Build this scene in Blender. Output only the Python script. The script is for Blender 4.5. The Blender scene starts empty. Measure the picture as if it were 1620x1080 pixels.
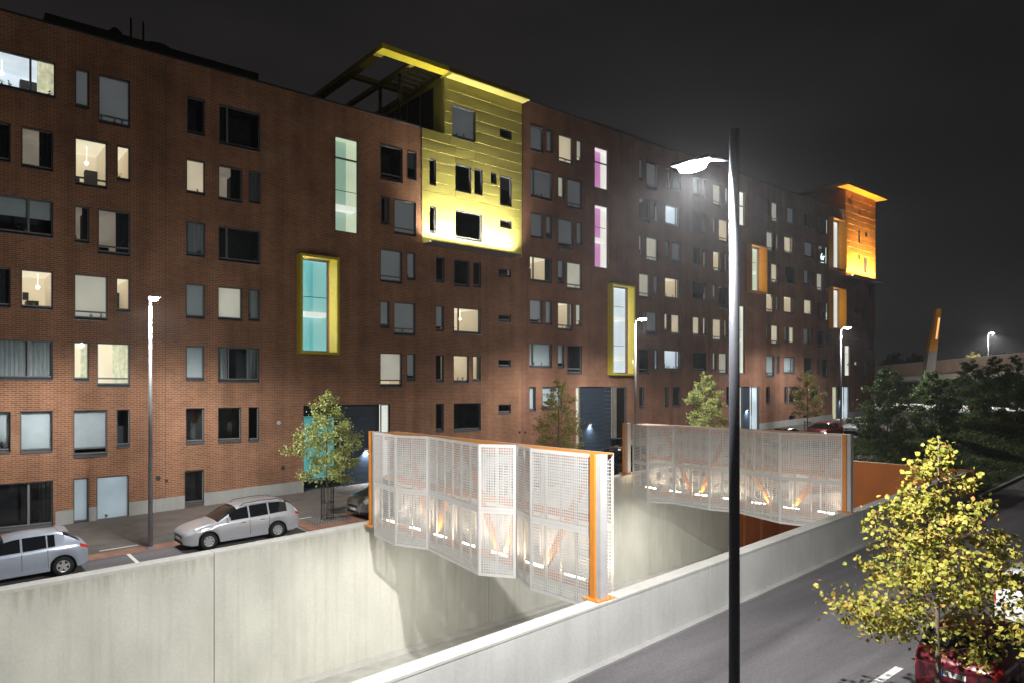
import bpy, math, random
from mathutils import Vector
random.seed(7)
R = math.radians
sc = bpy.context.scene
COL = sc.collection

# ------------------------------------------------------------------ camera, world, exposure
ZC = 6.9                                   # eye height above the right-hand road
YAW = R(50.05)                             # angle between the view axis and the street direction (+X)
FPX, PX0, HOR = 1110.0, 810.0, 611.0       # focal length in photo pixels, centre column, horizon row
cam = bpy.data.cameras.new('camera')
cam.sensor_width = 36; cam.lens = FPX / 1620 * 36; cam.shift_y = (HOR - 540) / 1620
cam.clip_start = 0.1; cam.clip_end = 3000
camo = bpy.data.objects.new('camera', cam); COL.objects.link(camo)
camo.location = (0, 0, ZC); camo.rotation_euler = (R(90), 0, YAW - R(90))
sc.camera = camo
sc.view_settings.view_transform = 'Standard'; sc.view_settings.look = 'None'
sc.view_settings.exposure = 0; sc.view_settings.gamma = 1
sc.cycles.use_denoising = True
sc.cycles.max_bounces = 7; sc.cycles.diffuse_bounces = 4; sc.cycles.glossy_bounces = 3
sc.cycles.transparent_max_bounces = 24; sc.cycles.transmission_bounces = 4
sc.cycles.sample_clamp_indirect = 4
world = bpy.data.worlds.new('World'); sc.world = world; world.use_nodes = True
wn, wl = world.node_tree.nodes, world.node_tree.links
bg = wn['Background']
wtc = wn.new('ShaderNodeTexCoord'); wmap = wn.new('ShaderNodeMapping'); wmap.inputs['Scale'].default_value = (1, 1, 3.2)
wno = wn.new('ShaderNodeTexNoise'); wno.inputs['Scale'].default_value = 1.6; wno.inputs['Detail'].default_value = 3
wra = wn.new('ShaderNodeValToRGB')
wra.color_ramp.elements[0].position = .3; wra.color_ramp.elements[0].color = (.0090, .0086, .0090, 1)
wra.color_ramp.elements[1].position = .75; wra.color_ramp.elements[1].color = (.0205, .0182, .0176, 1)
wl.new(wtc.outputs['Generated'], wmap.inputs['Vector']); wl.new(wmap.outputs[0], wno.inputs['Vector'])
wl.new(wno.outputs['Fac'], wra.inputs[0]); wl.new(wra.outputs[0], bg.inputs['Color'])
bg.inputs['Strength'].default_value = 1.0

COSY, SINY = math.cos(YAW), math.sin(YAW)
def on_facade(px, Y):                      # street coordinate of a photo column on a wall parallel to the street
    r = (px - PX0) / FPX
    return Y * (COSY + r * SINY) / (SINY - r * COSY)
def depth(X, Y): return X * COSY + Y * SINY
def zat(py, d): return ZC + (HOR - py) * d / FPX
def plan(px, d):
    lat = (px - PX0) / FPX * d
    return (d * COSY + lat * SINY, d * SINY - lat * COSY)

# ------------------------------------------------------------------ materials
MATS = {}
def nodes_of(name):
    m = bpy.data.materials.new(name); m.use_nodes = True
    nt = m.node_tree; b = nt.nodes['Principled BSDF']
    MATS[name] = m
    return m, nt, b
def mat(name, col, rough=.6, metal=0., var=.18, scale=6., bump=0., bscale=40., stretch=(1, 1, 1), coat=0., spec=.5, speck=0.):
    m, nt, b = nodes_of(name)
    b.inputs['Roughness'].default_value = rough; b.inputs['Metallic'].default_value = metal
    b.inputs['Coat Weight'].default_value = coat; b.inputs['Specular IOR Level'].default_value = spec
    tc = nt.nodes.new('ShaderNodeTexCoord'); mp = nt.nodes.new('ShaderNodeMapping'); mp.inputs['Scale'].default_value = stretch
    nt.links.new(tc.outputs['Object'], mp.inputs['Vector'])
    no = nt.nodes.new('ShaderNodeTexNoise'); no.inputs['Scale'].default_value = scale; no.inputs['Detail'].default_value = 6
    nt.links.new(mp.outputs[0], no.inputs['Vector'])
    ra = nt.nodes.new('ShaderNodeValToRGB')
    ra.color_ramp.elements[0].position = .28; ra.color_ramp.elements[1].position = .72
    ra.color_ramp.elements[0].color = tuple(c * (1 - var) for c in col) + (1,)
    ra.color_ramp.elements[1].color = tuple(min(1, c * (1 + var)) for c in col) + (1,)
    nt.links.new(no.outputs['Fac'], ra.inputs[0]); nt.links.new(ra.outputs[0], b.inputs['Base Color'])
    if speck:
        gp = nt.nodes.new('ShaderNodeNewGeometry')
        n4 = nt.nodes.new('ShaderNodeTexNoise'); n4.inputs['Scale'].default_value = 16; n4.inputs['Detail'].default_value = 8; n4.inputs['Roughness'].default_value = .8
        nt.links.new(gp.outputs['Position'], n4.inputs['Vector'])
        n5 = nt.nodes.new('ShaderNodeTexVoronoi'); n5.inputs['Scale'].default_value = .35; n5.feature = 'SMOOTH_F1'
        nt.links.new(gp.outputs['Position'], n5.inputs['Vector'])
        m4 = nt.nodes.new('ShaderNodeMapRange'); m4.inputs[1].default_value = .25; m4.inputs[2].default_value = .75; m4.inputs[3].default_value = 1 - speck; m4.inputs[4].default_value = 1 + speck
        m5 = nt.nodes.new('ShaderNodeMapRange'); m5.inputs[1].default_value = .1; m5.inputs[2].default_value = .8; m5.inputs[3].default_value = 1.08; m5.inputs[4].default_value = .9
        nt.links.new(n4.outputs['Fac'], m4.inputs[0]); nt.links.new(n5.outputs['Distance'], m5.inputs[0])
        mm = nt.nodes.new('ShaderNodeMath'); mm.operation = 'MULTIPLY'; nt.links.new(m4.outputs[0], mm.inputs[0]); nt.links.new(m5.outputs[0], mm.inputs[1])
        vs = nt.nodes.new('ShaderNodeVectorMath'); vs.operation = 'SCALE'
        nt.links.new(ra.outputs[0], vs.inputs[0]); nt.links.new(mm.outputs[0], vs.inputs['Scale']); nt.links.new(vs.outputs[0], b.inputs['Base Color'])
    if bump:
        n2 = nt.nodes.new('ShaderNodeTexNoise'); n2.inputs['Scale'].default_value = bscale; n2.inputs['Detail'].default_value = 4
        nt.links.new(mp.outputs[0], n2.inputs['Vector'])
        bu = nt.nodes.new('ShaderNodeBump'); bu.inputs['Strength'].default_value = bump; bu.inputs['Distance'].default_value = .02
        nt.links.new(n2.outputs['Fac'], bu.inputs['Height']); nt.links.new(bu.outputs[0], b.inputs['Normal'])
    return m
def emi(name, col, s, base=(.5, .5, .5), var=.0, scale=1.2):
    m, nt, b = nodes_of(name)
    b.inputs['Base Color'].default_value = (*base, 1); b.inputs['Roughness'].default_value = .7
    b.inputs['Emission Color'].default_value = (*col, 1); b.inputs['Emission Strength'].default_value = s
    if var:
        tc = nt.nodes.new('ShaderNodeTexCoord'); no = nt.nodes.new('ShaderNodeTexNoise'); no.inputs['Scale'].default_value = scale
        nt.links.new(tc.outputs['Object'], no.inputs['Vector'])
        mr = nt.nodes.new('ShaderNodeMapRange'); mr.inputs[3].default_value = s * (1 - var); mr.inputs[4].default_value = s * (1 + var)
        mr.inputs[1].default_value = .3; mr.inputs[2].default_value = .7
        nt.links.new(no.outputs['Fac'], mr.inputs[0]); nt.links.new(mr.outputs[0], b.inputs['Emission Strength'])
    return m
def brick_mat(name, c1, c2, mortar, bw=.27, bh=.0855, ms=.011, axis='xz', rough=.85, bump=.5):
    m, nt, b = nodes_of(name); b.inputs['Roughness'].default_value = rough; b.inputs['Specular IOR Level'].default_value = .25
    g = nt.nodes.new('ShaderNodeNewGeometry'); sp = nt.nodes.new('ShaderNodeSeparateXYZ'); cb = nt.nodes.new('ShaderNodeCombineXYZ')
    nt.links.new(g.outputs['Position'], sp.inputs[0])
    if axis == 'xz':
        ad = nt.nodes.new('ShaderNodeMath'); ad.operation = 'ADD'
        nt.links.new(sp.outputs['X'], ad.inputs[0]); nt.links.new(sp.outputs['Y'], ad.inputs[1])
        nt.links.new(ad.outputs[0], cb.inputs[0]); nt.links.new(sp.outputs['Z'], cb.inputs[1])
    else:
        nt.links.new(sp.outputs['X'], cb.inputs[0]); nt.links.new(sp.outputs['Y'], cb.inputs[1])
    br = nt.nodes.new('ShaderNodeTexBrick'); br.offset = .5
    br.inputs['Scale'].default_value = 1; br.inputs['Mortar Size'].default_value = ms; br.inputs['Mortar Smooth'].default_value = .2
    br.inputs['Brick Width'].default_value = bw; br.inputs['Row Height'].default_value = bh; br.inputs['Bias'].default_value = -.1
    br.inputs['Color1'].default_value = (*c1, 1); br.inputs['Color2'].default_value = (*c2, 1); br.inputs['Mortar'].default_value = (*mortar, 1)
    nt.links.new(cb.outputs[0], br.inputs['Vector'])
    no = nt.nodes.new('ShaderNodeTexNoise'); no.inputs['Scale'].default_value = .55; no.inputs['Detail'].default_value = 7
    nt.links.new(cb.outputs[0], no.inputs['Vector'])
    mr = nt.nodes.new('ShaderNodeMapRange'); mr.inputs[1].default_value = .3; mr.inputs[2].default_value = .7; mr.inputs[3].default_value = .78; mr.inputs[4].default_value = 1.2
    nt.links.new(no.outputs['Fac'], mr.inputs[0])
    mx = nt.nodes.new('ShaderNodeVectorMath'); mx.operation = 'SCALE'
    sm_ = nt.nodes.new('ShaderNodeMapping'); sm_.inputs['Scale'].default_value = (1.7, .07, 1); nt.links.new(cb.outputs[0], sm_.inputs['Vector'])
    sn_ = nt.nodes.new('ShaderNodeTexNoise'); sn_.inputs['Scale'].default_value = 1; sn_.inputs['Detail'].default_value = 6; nt.links.new(sm_.outputs[0], sn_.inputs['Vector'])
    sr_ = nt.nodes.new('ShaderNodeMapRange'); sr_.inputs[1].default_value = .35; sr_.inputs[2].default_value = .65; sr_.inputs[3].default_value = .84; sr_.inputs[4].default_value = 1.12
    nt.links.new(sn_.outputs['Fac'], sr_.inputs[0]); pm_ = nt.nodes.new('ShaderNodeMath'); pm_.operation = 'MULTIPLY'; nt.links.new(mr.outputs[0], pm_.inputs[0]); nt.links.new(sr_.outputs[0], pm_.inputs[1])
    nt.links.new(br.outputs['Color'], mx.inputs[0]); nt.links.new(pm_.outputs[0], mx.inputs['Scale']); nt.links.new(mx.outputs[0], b.inputs['Base Color'])
    if axis == 'xz':
        n3 = nt.nodes.new('ShaderNodeTexNoise'); n3.inputs['Scale'].default_value = .33; n3.inputs['Detail'].default_value = 9; n3.inputs['Roughness'].default_value = .72
        nt.links.new(cb.outputs[0], n3.inputs['Vector'])
        m3 = nt.nodes.new('ShaderNodeMapRange'); m3.inputs[1].default_value = .60; m3.inputs[2].default_value = .74; m3.inputs[3].default_value = 0; m3.inputs[4].default_value = .45
        nt.links.new(n3.outputs['Fac'], m3.inputs[0])
        x3 = nt.nodes.new('ShaderNodeMix'); x3.data_type = 'RGBA'; x3.inputs[7].default_value = (*[c * 1.15 for c in mortar], 1)
        nt.links.new(m3.outputs[0], x3.inputs['Factor']); nt.links.new(mx.outputs[0], x3.inputs[6]); nt.links.new(x3.outputs[2], b.inputs['Base Color'])
    bu = nt.nodes.new('ShaderNodeBump'); bu.inputs['Strength'].default_value = bump; bu.inputs['Distance'].default_value = .008; bu.invert = True
    nt.links.new(br.outputs['Fac'], bu.inputs['Height']); nt.links.new(bu.outputs[0], b.inputs['Normal'])
    return m
def concrete_mat(name, col, streak=.13, stain=(.20, .19, .14), rough=.8, moss=0.):
    m, nt, b = nodes_of(name); b.inputs['Roughness'].default_value = rough; b.inputs['Specular IOR Level'].default_value = .3
    g = nt.nodes.new('ShaderNodeNewGeometry')
    def noise(scale, stretch, detail=5):
        mp = nt.nodes.new('ShaderNodeMapping'); mp.inputs['Scale'].default_value = stretch
        nt.links.new(g.outputs['Position'], mp.inputs['Vector'])
        n = nt.nodes.new('ShaderNodeTexNoise'); n.inputs['Scale'].default_value = scale; n.inputs['Detail'].default_value = detail
        nt.links.new(mp.outputs[0], n.inputs['Vector']); return n
    def ramp(n, a, bb, lo, hi):
        r = nt.nodes.new('ShaderNodeMapRange'); r.inputs[1].default_value = a; r.inputs[2].default_value = bb; r.inputs[3].default_value = lo; r.inputs[4].default_value = hi
        nt.links.new(n.outputs['Fac'], r.inputs[0]); return r
    big = ramp(noise(.7, (1, 1, .6)), .3, .7, .88, 1.1)
    fine = ramp(noise(14, (1, 1, 1)), .3, .7, .95, 1.05)
    st = ramp(noise(5.0, (1, 1, .04), 7), .50, .82, 0, streak * 2)
    mu = nt.nodes.new('ShaderNodeMath'); mu.operation = 'MULTIPLY'
    nt.links.new(big.outputs[0], mu.inputs[0]); nt.links.new(fine.outputs[0], mu.inputs[1])
    scl = nt.nodes.new('ShaderNodeVectorMath'); scl.operation = 'SCALE'; scl.inputs[0].default_value = col
    nt.links.new(mu.outputs[0], scl.inputs['Scale'])
    mix = nt.nodes.new('ShaderNodeMix'); mix.data_type = 'RGBA'
    nt.links.new(st.outputs[0], mix.inputs['Factor']); nt.links.new(scl.outputs[0], mix.inputs[6]); mix.inputs[7].default_value = (*stain, 1)
    nt.links.new(mix.outputs[2], b.inputs['Base Color'])
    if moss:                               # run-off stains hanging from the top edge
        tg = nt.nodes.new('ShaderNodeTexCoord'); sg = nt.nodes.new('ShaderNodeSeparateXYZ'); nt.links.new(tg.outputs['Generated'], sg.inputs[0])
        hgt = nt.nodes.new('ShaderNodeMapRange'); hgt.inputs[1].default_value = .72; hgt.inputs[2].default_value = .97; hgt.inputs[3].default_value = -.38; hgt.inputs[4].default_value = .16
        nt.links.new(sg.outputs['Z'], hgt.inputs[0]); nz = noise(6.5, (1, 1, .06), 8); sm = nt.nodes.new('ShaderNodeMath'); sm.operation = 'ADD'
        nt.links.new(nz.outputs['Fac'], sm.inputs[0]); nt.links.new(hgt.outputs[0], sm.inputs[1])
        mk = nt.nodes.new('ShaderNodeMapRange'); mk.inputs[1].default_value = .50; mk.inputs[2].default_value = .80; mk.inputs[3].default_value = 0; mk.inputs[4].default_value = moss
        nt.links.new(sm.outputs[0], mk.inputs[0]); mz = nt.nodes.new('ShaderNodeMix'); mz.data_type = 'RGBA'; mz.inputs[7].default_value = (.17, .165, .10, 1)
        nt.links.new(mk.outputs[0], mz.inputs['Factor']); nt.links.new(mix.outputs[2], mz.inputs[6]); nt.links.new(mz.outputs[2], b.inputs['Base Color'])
    bu = nt.nodes.new('ShaderNodeBump'); bu.inputs['Strength'].default_value = .25; bu.inputs['Distance'].default_value = .01
    nb = noise(22, (1, 1, .3), 4); nt.links.new(nb.outputs['Fac'], bu.inputs['Height']); nt.links.new(bu.outputs[0], b.inputs['Normal'])
    return m
def glass_mat(name, tint=(.75, .8, .82), ior=1.5):
    m = bpy.data.materials.new(name); m.use_nodes = True; nt = m.node_tree; nt.nodes.clear()
    out = nt.nodes.new('ShaderNodeOutputMaterial'); mx = nt.nodes.new('ShaderNodeMixShader')
    fr = nt.nodes.new('ShaderNodeFresnel'); fr.inputs['IOR'].default_value = ior
    tr = nt.nodes.new('ShaderNodeBsdfTransparent'); tr.inputs['Color'].default_value = (*tint, 1)
    gl = nt.nodes.new('ShaderNodeBsdfGlossy'); gl.inputs['Roughness'].default_value = .02; gl.inputs['Color'].default_value = (1, 1, 1, 1)
    nt.links.new(fr.outputs[0], mx.inputs[0]); nt.links.new(tr.outputs[0], mx.inputs[1]); nt.links.new(gl.outputs[0], mx.inputs[2])
    nt.links.new(mx.outputs[0], out.inputs['Surface']); MATS[name] = m
    return m
def leaf_mat(name, cols, rough=.55, trans=.25):
    m, nt, b = nodes_of(name); b.inputs['Roughness'].default_value = rough; b.inputs['Specular IOR Level'].default_value = .25
    g = nt.nodes.new('ShaderNodeNewGeometry'); oi = nt.nodes.new('ShaderNodeObjectInfo')
    ad = nt.nodes.new('ShaderNodeMath'); ad.operation = 'ADD'; fr = nt.nodes.new('ShaderNodeMath'); fr.operation = 'FRACT'
    nt.links.new(g.outputs['Random Per Island'], ad.inputs[0]); nt.links.new(oi.outputs['Random'], ad.inputs[1]); nt.links.new(ad.outputs[0], fr.inputs[0])
    ra = nt.nodes.new('ShaderNodeValToRGB'); ra.color_ramp.interpolation = 'LINEAR'
    while len(ra.color_ramp.elements) < len(cols): ra.color_ramp.elements.new(.5)
    for i, c in enumerate(cols):
        ra.color_ramp.elements[i].position = i / (len(cols) - 1); ra.color_ramp.elements[i].color = (*c, 1)
    nt.links.new(fr.outputs[0], ra.inputs[0]); nt.links.new(ra.outputs[0], b.inputs['Base Color'])
    tl = nt.nodes.new('ShaderNodeBsdfTranslucent'); nt.links.new(ra.outputs[0], tl.inputs['Color'])
    mx = nt.nodes.new('ShaderNodeMixShader'); mx.inputs[0].default_value = trans
    out = nt.nodes['Material Output']
    nt.links.new(b.outputs[0], mx.inputs[1]); nt.links.new(tl.outputs[0], mx.inputs[2]); nt.links.new(mx.outputs[0], out.inputs['Surface'])
    return m

BRICK = brick_mat('brick_red_brown', (.275, .112, .052), (.19, .072, .036), (.34, .26, .19))
BRICK2 = brick_mat('brick_dark_red', (.235, .088, .043), (.162, .058, .030), (.29, .215, .165))
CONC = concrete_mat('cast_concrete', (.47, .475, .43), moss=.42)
CONC2 = concrete_mat('pale_cast_concrete', (.47, .48, .47), streak=.09)
CONC_TOP = concrete_mat('concrete_coping', (.46, .46, .44), streak=.1)
PLINTH = concrete_mat('plinth_concrete', (.34, .345, .33))
ASPH = mat('asphalt', (.104, .099, .107), .85, var=.3, scale=1.3, bump=.5, bscale=90, stretch=(.12, 1.0, 1), speck=.42)
ASPH2 = mat('street_asphalt', (.105, .095, .088), .85, var=.22, scale=1.1, bump=.5, bscale=90, speck=.35)
SIDEWALK = mat('sidewalk_asphalt', (.13, .11, .098), .85, var=.2, scale=1.5, bump=.5, bscale=90, speck=.35)
RAMPF = mat('ramp_asphalt', (.36, .36, .34), .85, var=.2, scale=1.5, bump=.3)
PAVER = brick_mat('red_pavers', (.30, .15, .105), (.22, .11, .08), (.16, .12, .10), .21, .105, .008, axis='xy', bump=.3)
SETT = brick_mat('granite_setts', (.24, .22, .20), (.15, .14, .13), (.06, .055, .05), .12, .12, .02, axis='xy', bump=.6)
LINE = mat('road_paint', (.62, .62, .60), .7, var=.25, scale=9)
KERB = concrete_mat('granite_kerb', (.30, .30, .30), streak=.05)
FRAME = mat('window_frame_grey', (.15, .155, .16), .45, metal=.0, var=.1)
LINING = mat('reveal_sheet_metal', (.05, .053, .058), .45, metal=.2, var=.1)
SILL = mat('sill_sheet_metal', (.11, .115, .125), .4, metal=.4, var=.1)
GLASS = glass_mat('window_glass')
DARKROOM = mat('unlit_room', (.085, .088, .095), .9, var=.3, scale=1.5)
BLIND = mat('roller_blind', (.66, .69, .70), .8, var=.05, scale=3)
BLINDF = emi('cool_backlit_blind', (.78, .92, 1.0), .30, base=(.62, .65, .66), var=.12)
BLINDG = emi('backlit_grey_blind', (.86, .86, .88), .075, base=(.5, .505, .51), var=.12)
BLINDL = emi('backlit_cream_blind', (1.0, .92, .74), .36, base=(.6, .58, .52), var=.1)
BLINDL2 = emi('glowing_cream_blind', (1.0, .80, .56), .52, base=(.6, .58, .52), var=.12)
CURT = mat('net_curtain', (.42, .44, .44), .9, var=.3, scale=8, stretch=(6, 6, .2))
CURTL = emi('lit_curtain', (1.0, .93, .62), .62, base=(.5, .5, .4), var=.3, scale=5)
CURTD = mat('dark_curtain', (.05, .055, .065), .9, var=.3, scale=8)
WARM = emi('warm_room_glow', (1.0, .77, .46), .62, var=.10)  # light inside warm, cool and dim rooms is painted as surface glow
WARM2 = emi('weak_warm_room_glow', (1.0, .72, .42), .40, var=.10)  # weaker glow paints the shading of the side walls
WARMC = emi('strong_warm_room_glow', (1.0, .84, .58), .85, var=.05)  # stronger glow paints the ceiling as more brightly lit
COOL = emi('cool_room_glow', (.86, .94, 1.0), .85, var=.12)
COOL2 = emi('weak_cool_room_glow', (.80, .90, 1.0), .55, var=.1)
DIM = emi('dim_room_glow', (1.0, .80, .60), .20, var=.25)
FURN = mat('dark_furniture', (.05, .04, .035), .6, var=.3)
PENDANT = emi('ceiling_lamp_glow', (1.0, .90, .70), 7.0)
STAIRG = emi('stairwell_pale_green', (.86, .95, .64), .62, var=.05)  # stair hall light painted in: coloured walls and slabs glow by themselves
STAIRG2 = emi('stairwell_mint', (.42, .72, .52), .42, var=.05)
STAIRT = emi('stairwell_turquoise', (.07, .50, .50), .70, var=.04)
STAIRT2 = emi('stairwell_pale_turquoise', (.30, .66, .60), .70, var=.04)
STAIRP = emi('stairwell_magenta', (.80, .17, .62), .60, var=.04)
STAIRW = emi('stairwell_white', (1.0, .96, .84), .85, var=.05)
STAIRC = emi('stairwell_cool_white', (.82, .92, .96), .75, var=.05)
YFRAME = mat('yellow_painted_steel', (.52, .44, .035), .4, var=.08, coat=.2)
OFRAME = mat('amber_painted_steel', (.60, .26, .012), .4, var=.08, coat=.2)
YCLAD = mat('yellow_cladding', (.46, .42, .115), .5, metal=.0, var=.10, scale=.9)
OCLAD = mat('orange_cladding', (.55, .21, .025), .5, metal=.0, var=.12, scale=.9)
DARKSTEEL = mat('dark_roof_steel', (.035, .034, .03), .5, metal=.3)
OLIVE = mat('olive_canopy_steel', (.22, .19, .03), .45, metal=.3, var=.1)
ROOFING = mat('bitumen_roof', (.03, .03, .03), .9)
COPING = mat('roof_edge_metal', (.05, .05, .05), .5, metal=.4)
NAVY = mat('navy_door_panels', (.022, .034, .052), .45, var=.15)
ORANGE = mat('orange_painted_steel', (.50, .185, .020), .45, var=.10, coat=.15)
ORWALL = concrete_mat('orange_painted_concrete', (.40, .125, .030), streak=.1, stain=(.25, .08, .02))
PERF = mat('white_perforated_sheet', (.52, .52, .515), .5, metal=.1, var=.05)
BAR = mat('white_frame_steel', (.40, .40, .395), .45, var=.05)
COVER = mat('white_post_cover', (.36, .36, .37), .5, var=.05)
TUBE = emi('led_tube', (1.0, .86, .66), 28)
POLE = mat('galvanised_pole', (.19, .20, .215), .5, metal=.3, var=.2, scale=14)
POLED = mat('dark_pole_paint', (.028, .031, .040), .6, metal=.0, var=.3, scale=30, spec=.25)
LENS = emi('led_lens', (.93, .97, 1.0), 320)
BLACK = mat('black_steel', (.012, .012, .013), .5, metal=.3)
BARK = mat('young_bark', (.14, .115, .08), .9, var=.4, scale=30, bump=.5)
TWIG = mat('reddish_twig', (.16, .07, .04), .8, var=.3, scale=30)
LEAFY = leaf_mat('autumn_lime_leaf', [(.22, .23, .035), (.32, .30, .05), (.15, .175, .028), (.37, .30, .06), (.24, .24, .04), (.36, .20, .055)])
LEAFP = leaf_mat('pale_green_leaf', [(.38, .44, .15), (.50, .54, .22), (.30, .37, .11), (.46, .47, .17)])
LEAFO = leaf_mat('olive_yellow_leaf', [(.24, .23, .05), (.33, .29, .08), (.18, .20, .04), (.28, .22, .06)])
LEAFD = leaf_mat('dark_green_leaf', [(.10, .16, .06), (.14, .20, .075), (.07, .125, .045), (.17, .21, .085)])
LEAFF = leaf_mat('night_wood_leaf', [(.02, .03, .015), (.03, .04, .02)])
GRASS = leaf_mat('bank_grass_blades', [(.08, .125, .04), (.11, .15, .05), (.055, .095, .03), (.13, .15, .065)])
SOIL = mat('bank_soil', (.035, .045, .02), .95, var=.4, scale=2, bump=.6, bscale=14)
FARG = mat('far_ground', (.035, .04, .03), .95, var=.3, scale=.2)
PLAZA = mat('pale_pavement', (.34, .33, .31), .8, var=.15, scale=.6)
BRIDGE = mat('bridge_rail_brown', (.30, .20, .15), .6, var=.15, scale=1.0)
BRIDGEC = concrete_mat('bridge_concrete', (.40, .38, .33))
PYLON = mat('pylon_grey_paint', (.20, .18, .16), .5, var=.1)
AMBER = emi('amber_light_slit', (1.0, .50, .15), 1.1)
SIGNL = emi('window_sign_light', (.70, .95, 1.0), 3.0)
RUBBER = mat('tyre_rubber', (.012, .012, .012), .85)
RIM = mat('alloy_rim', (.50, .51, .53), .35, metal=.6, var=.1)
CGLASS = mat('car_glass', (.010, .012, .014), .06, var=.3, spec=.6)
TRIM = mat('black_plastic', (.015, .015, .016), .6)
HLAMP = mat('headlight_glass', (.62, .66, .70), .12, metal=.3, coat=.5)
TLAMP = mat('tail_light_red', (.52, .03, .018), .15, coat=.6)
PLATE = mat('number_plate', (.70, .70, .70), .5, var=.03)
EUBLUE = mat('plate_blue_band', (.03, .08, .40), .5)
CHROME = mat('chrome', (.6, .6, .6), .15, metal=1.)

# ------------------------------------------------------------------ mesh helpers
ORG = {}
class MB:
    def __init__(s): s.v, s.f = [], []
    def quad(s, a, b, c, d):
        n = len(s.v); s.v += [a, b, c, d]; s.f.append((n, n + 1, n + 2, n + 3)); return s
    def hexa(s, p):                        # 4 bottom points, 4 top points, both counter-clockwise seen from above
        n = len(s.v); s.v += list(p)
        s.f += [tuple(n + i for i in q) for q in ((3, 2, 1, 0), (4, 5, 6, 7), (0, 1, 5, 4), (1, 2, 6, 5), (2, 3, 7, 6), (3, 0, 4, 7))]
        return s
    def box(s, x0, y0, z0, x1, y1, z1):
        return s.hexa([(x0, y0, z0), (x1, y0, z0), (x1, y1, z0), (x0, y1, z0), (x0, y0, z1), (x1, y0, z1), (x1, y1, z1), (x0, y1, z1)])
    def beam(s, p, q, w, h, up=(0, 0, 1)):  # rectangular bar from p to q
        p, q = Vector(p), Vector(q); d = (q - p).normalized(); u = Vector(up)
        if abs(d.dot(u)) > .98: u = Vector((1, 0, 0))
        sd = d.cross(u).normalized() * (w / 2); u2 = sd.cross(d).normalized() * (h / 2)
        return s.hexa([tuple(x) for x in (p - sd - u2, p + sd - u2, q + sd - u2, q - sd - u2, p - sd + u2, p + sd + u2, q + sd + u2, q - sd + u2)])
    def tube(s, p, q, r0, r1=None, n=8, cap=True):
        r1 = r0 if r1 is None else r1
        p, q = Vector(p), Vector(q); d = (q - p).normalized()
        a = d.cross(Vector((0, 0, 1)) if abs(d.z) < .9 else Vector((1, 0, 0))).normalized(); b = d.cross(a)
        k = len(s.v)
        for c, r in ((p, r0), (q, r1)):
            for i in range(n):
                t = 2 * math.pi * i / n; s.v.append(tuple(c + a * (r * math.cos(t)) + b * (r * math.sin(t))))
        for i in range(n):
            j = (i + 1) % n; s.f.append((k + i, k + j, k + n + j, k + n + i))
        if cap: s.f.append(tuple(k + i for i in range(n))[::-1]); s.f.append(tuple(k + n + i for i in range(n)))
        return s
    def path(s, pts, radii, n=8):
        k0 = len(s.v); m = len(pts); pts = [Vector(p) for p in pts]
        for i, p in enumerate(pts):
            d = (pts[min(i + 1, m - 1)] - pts[max(i - 1, 0)]).normalized()
            a = d.cross(Vector((0, 0, 1)) if abs(d.z) < .9 else Vector((1, 0, 0))).normalized(); b = d.cross(a)
            for j in range(n):
                t = 2 * math.pi * j / n; s.v.append(tuple(p + a * (radii[i] * math.cos(t)) + b * (radii[i] * math.sin(t))))
        for i in range(m - 1):
            for j in range(n):
                l = (j + 1) % n; s.f.append((k0 + i * n + j, k0 + i * n + l, k0 + (i + 1) * n + l, k0 + (i + 1) * n + j))
        s.f.append(tuple(k0 + j for j in range(n))[::-1]); s.f.append(tuple(k0 + (m - 1) * n + j for j in range(n)))
        return s
    def lathe_y(s, prof, c, n=24):         # (radius, y) profile turned about the y axis through c
        k = len(s.v); m = len(prof)
        for r, y in prof:
            for i in range(n):
                t = 2 * math.pi * i / n; s.v.append((c[0] + r * math.cos(t), c[1] + y, c[2] + r * math.sin(t)))
        for i in range(m - 1):
            for j in range(n):
                l = (j + 1) % n; s.f.append((k + i * n + j, k + i * n + l, k + (i + 1) * n + l, k + (i + 1) * n + j))
        return s
    def build(s, name, material, parent=None, smooth=False, kind=None):
        me = bpy.data.meshes.new(name)
        o = ORG.get(parent.name, (0, 0, 0)) if parent else (0, 0, 0)
        me.from_pydata([(a - o[0], b - o[1], c - o[2]) for a, b, c in s.v] if o != (0, 0, 0) else s.v, [], s.f)
        me.materials.append(material)
        if smooth: me.polygons.foreach_set('use_smooth', [True] * len(me.polygons))
        me.update()
        ob = bpy.data.objects.new(name, me); COL.objects.link(ob)
        if parent: ob.parent = parent; ORG[ob.name] = o
        if kind: ob['kind'] = kind
        return ob
def tag(o, label, cat, group=None):
    o['label'] = label; o['category'] = cat
    if group: o['group'] = group
    return o
def thing(name, label, cat, loc=(0, 0, 0), rz=0, group=None, org=True):
    o = bpy.data.objects.new(name, None); COL.objects.link(o); o.empty_display_size = .3
    o.location = loc; o.rotation_euler = (0, 0, rz); tag(o, label, cat, group)
    ORG[o.name] = tuple(loc) if org else (0, 0, 0)
    return o
def copy_tree(o, parent=None):
    c = o.copy(); COL.objects.link(c); c.parent = parent; ORG[c.name] = ORG.get(o.name, (0, 0, 0))
    for ch in o.children: copy_tree(ch, c)
    return c
def structure(mb, name, m): return mb.build(name, m, None, kind='structure')
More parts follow.
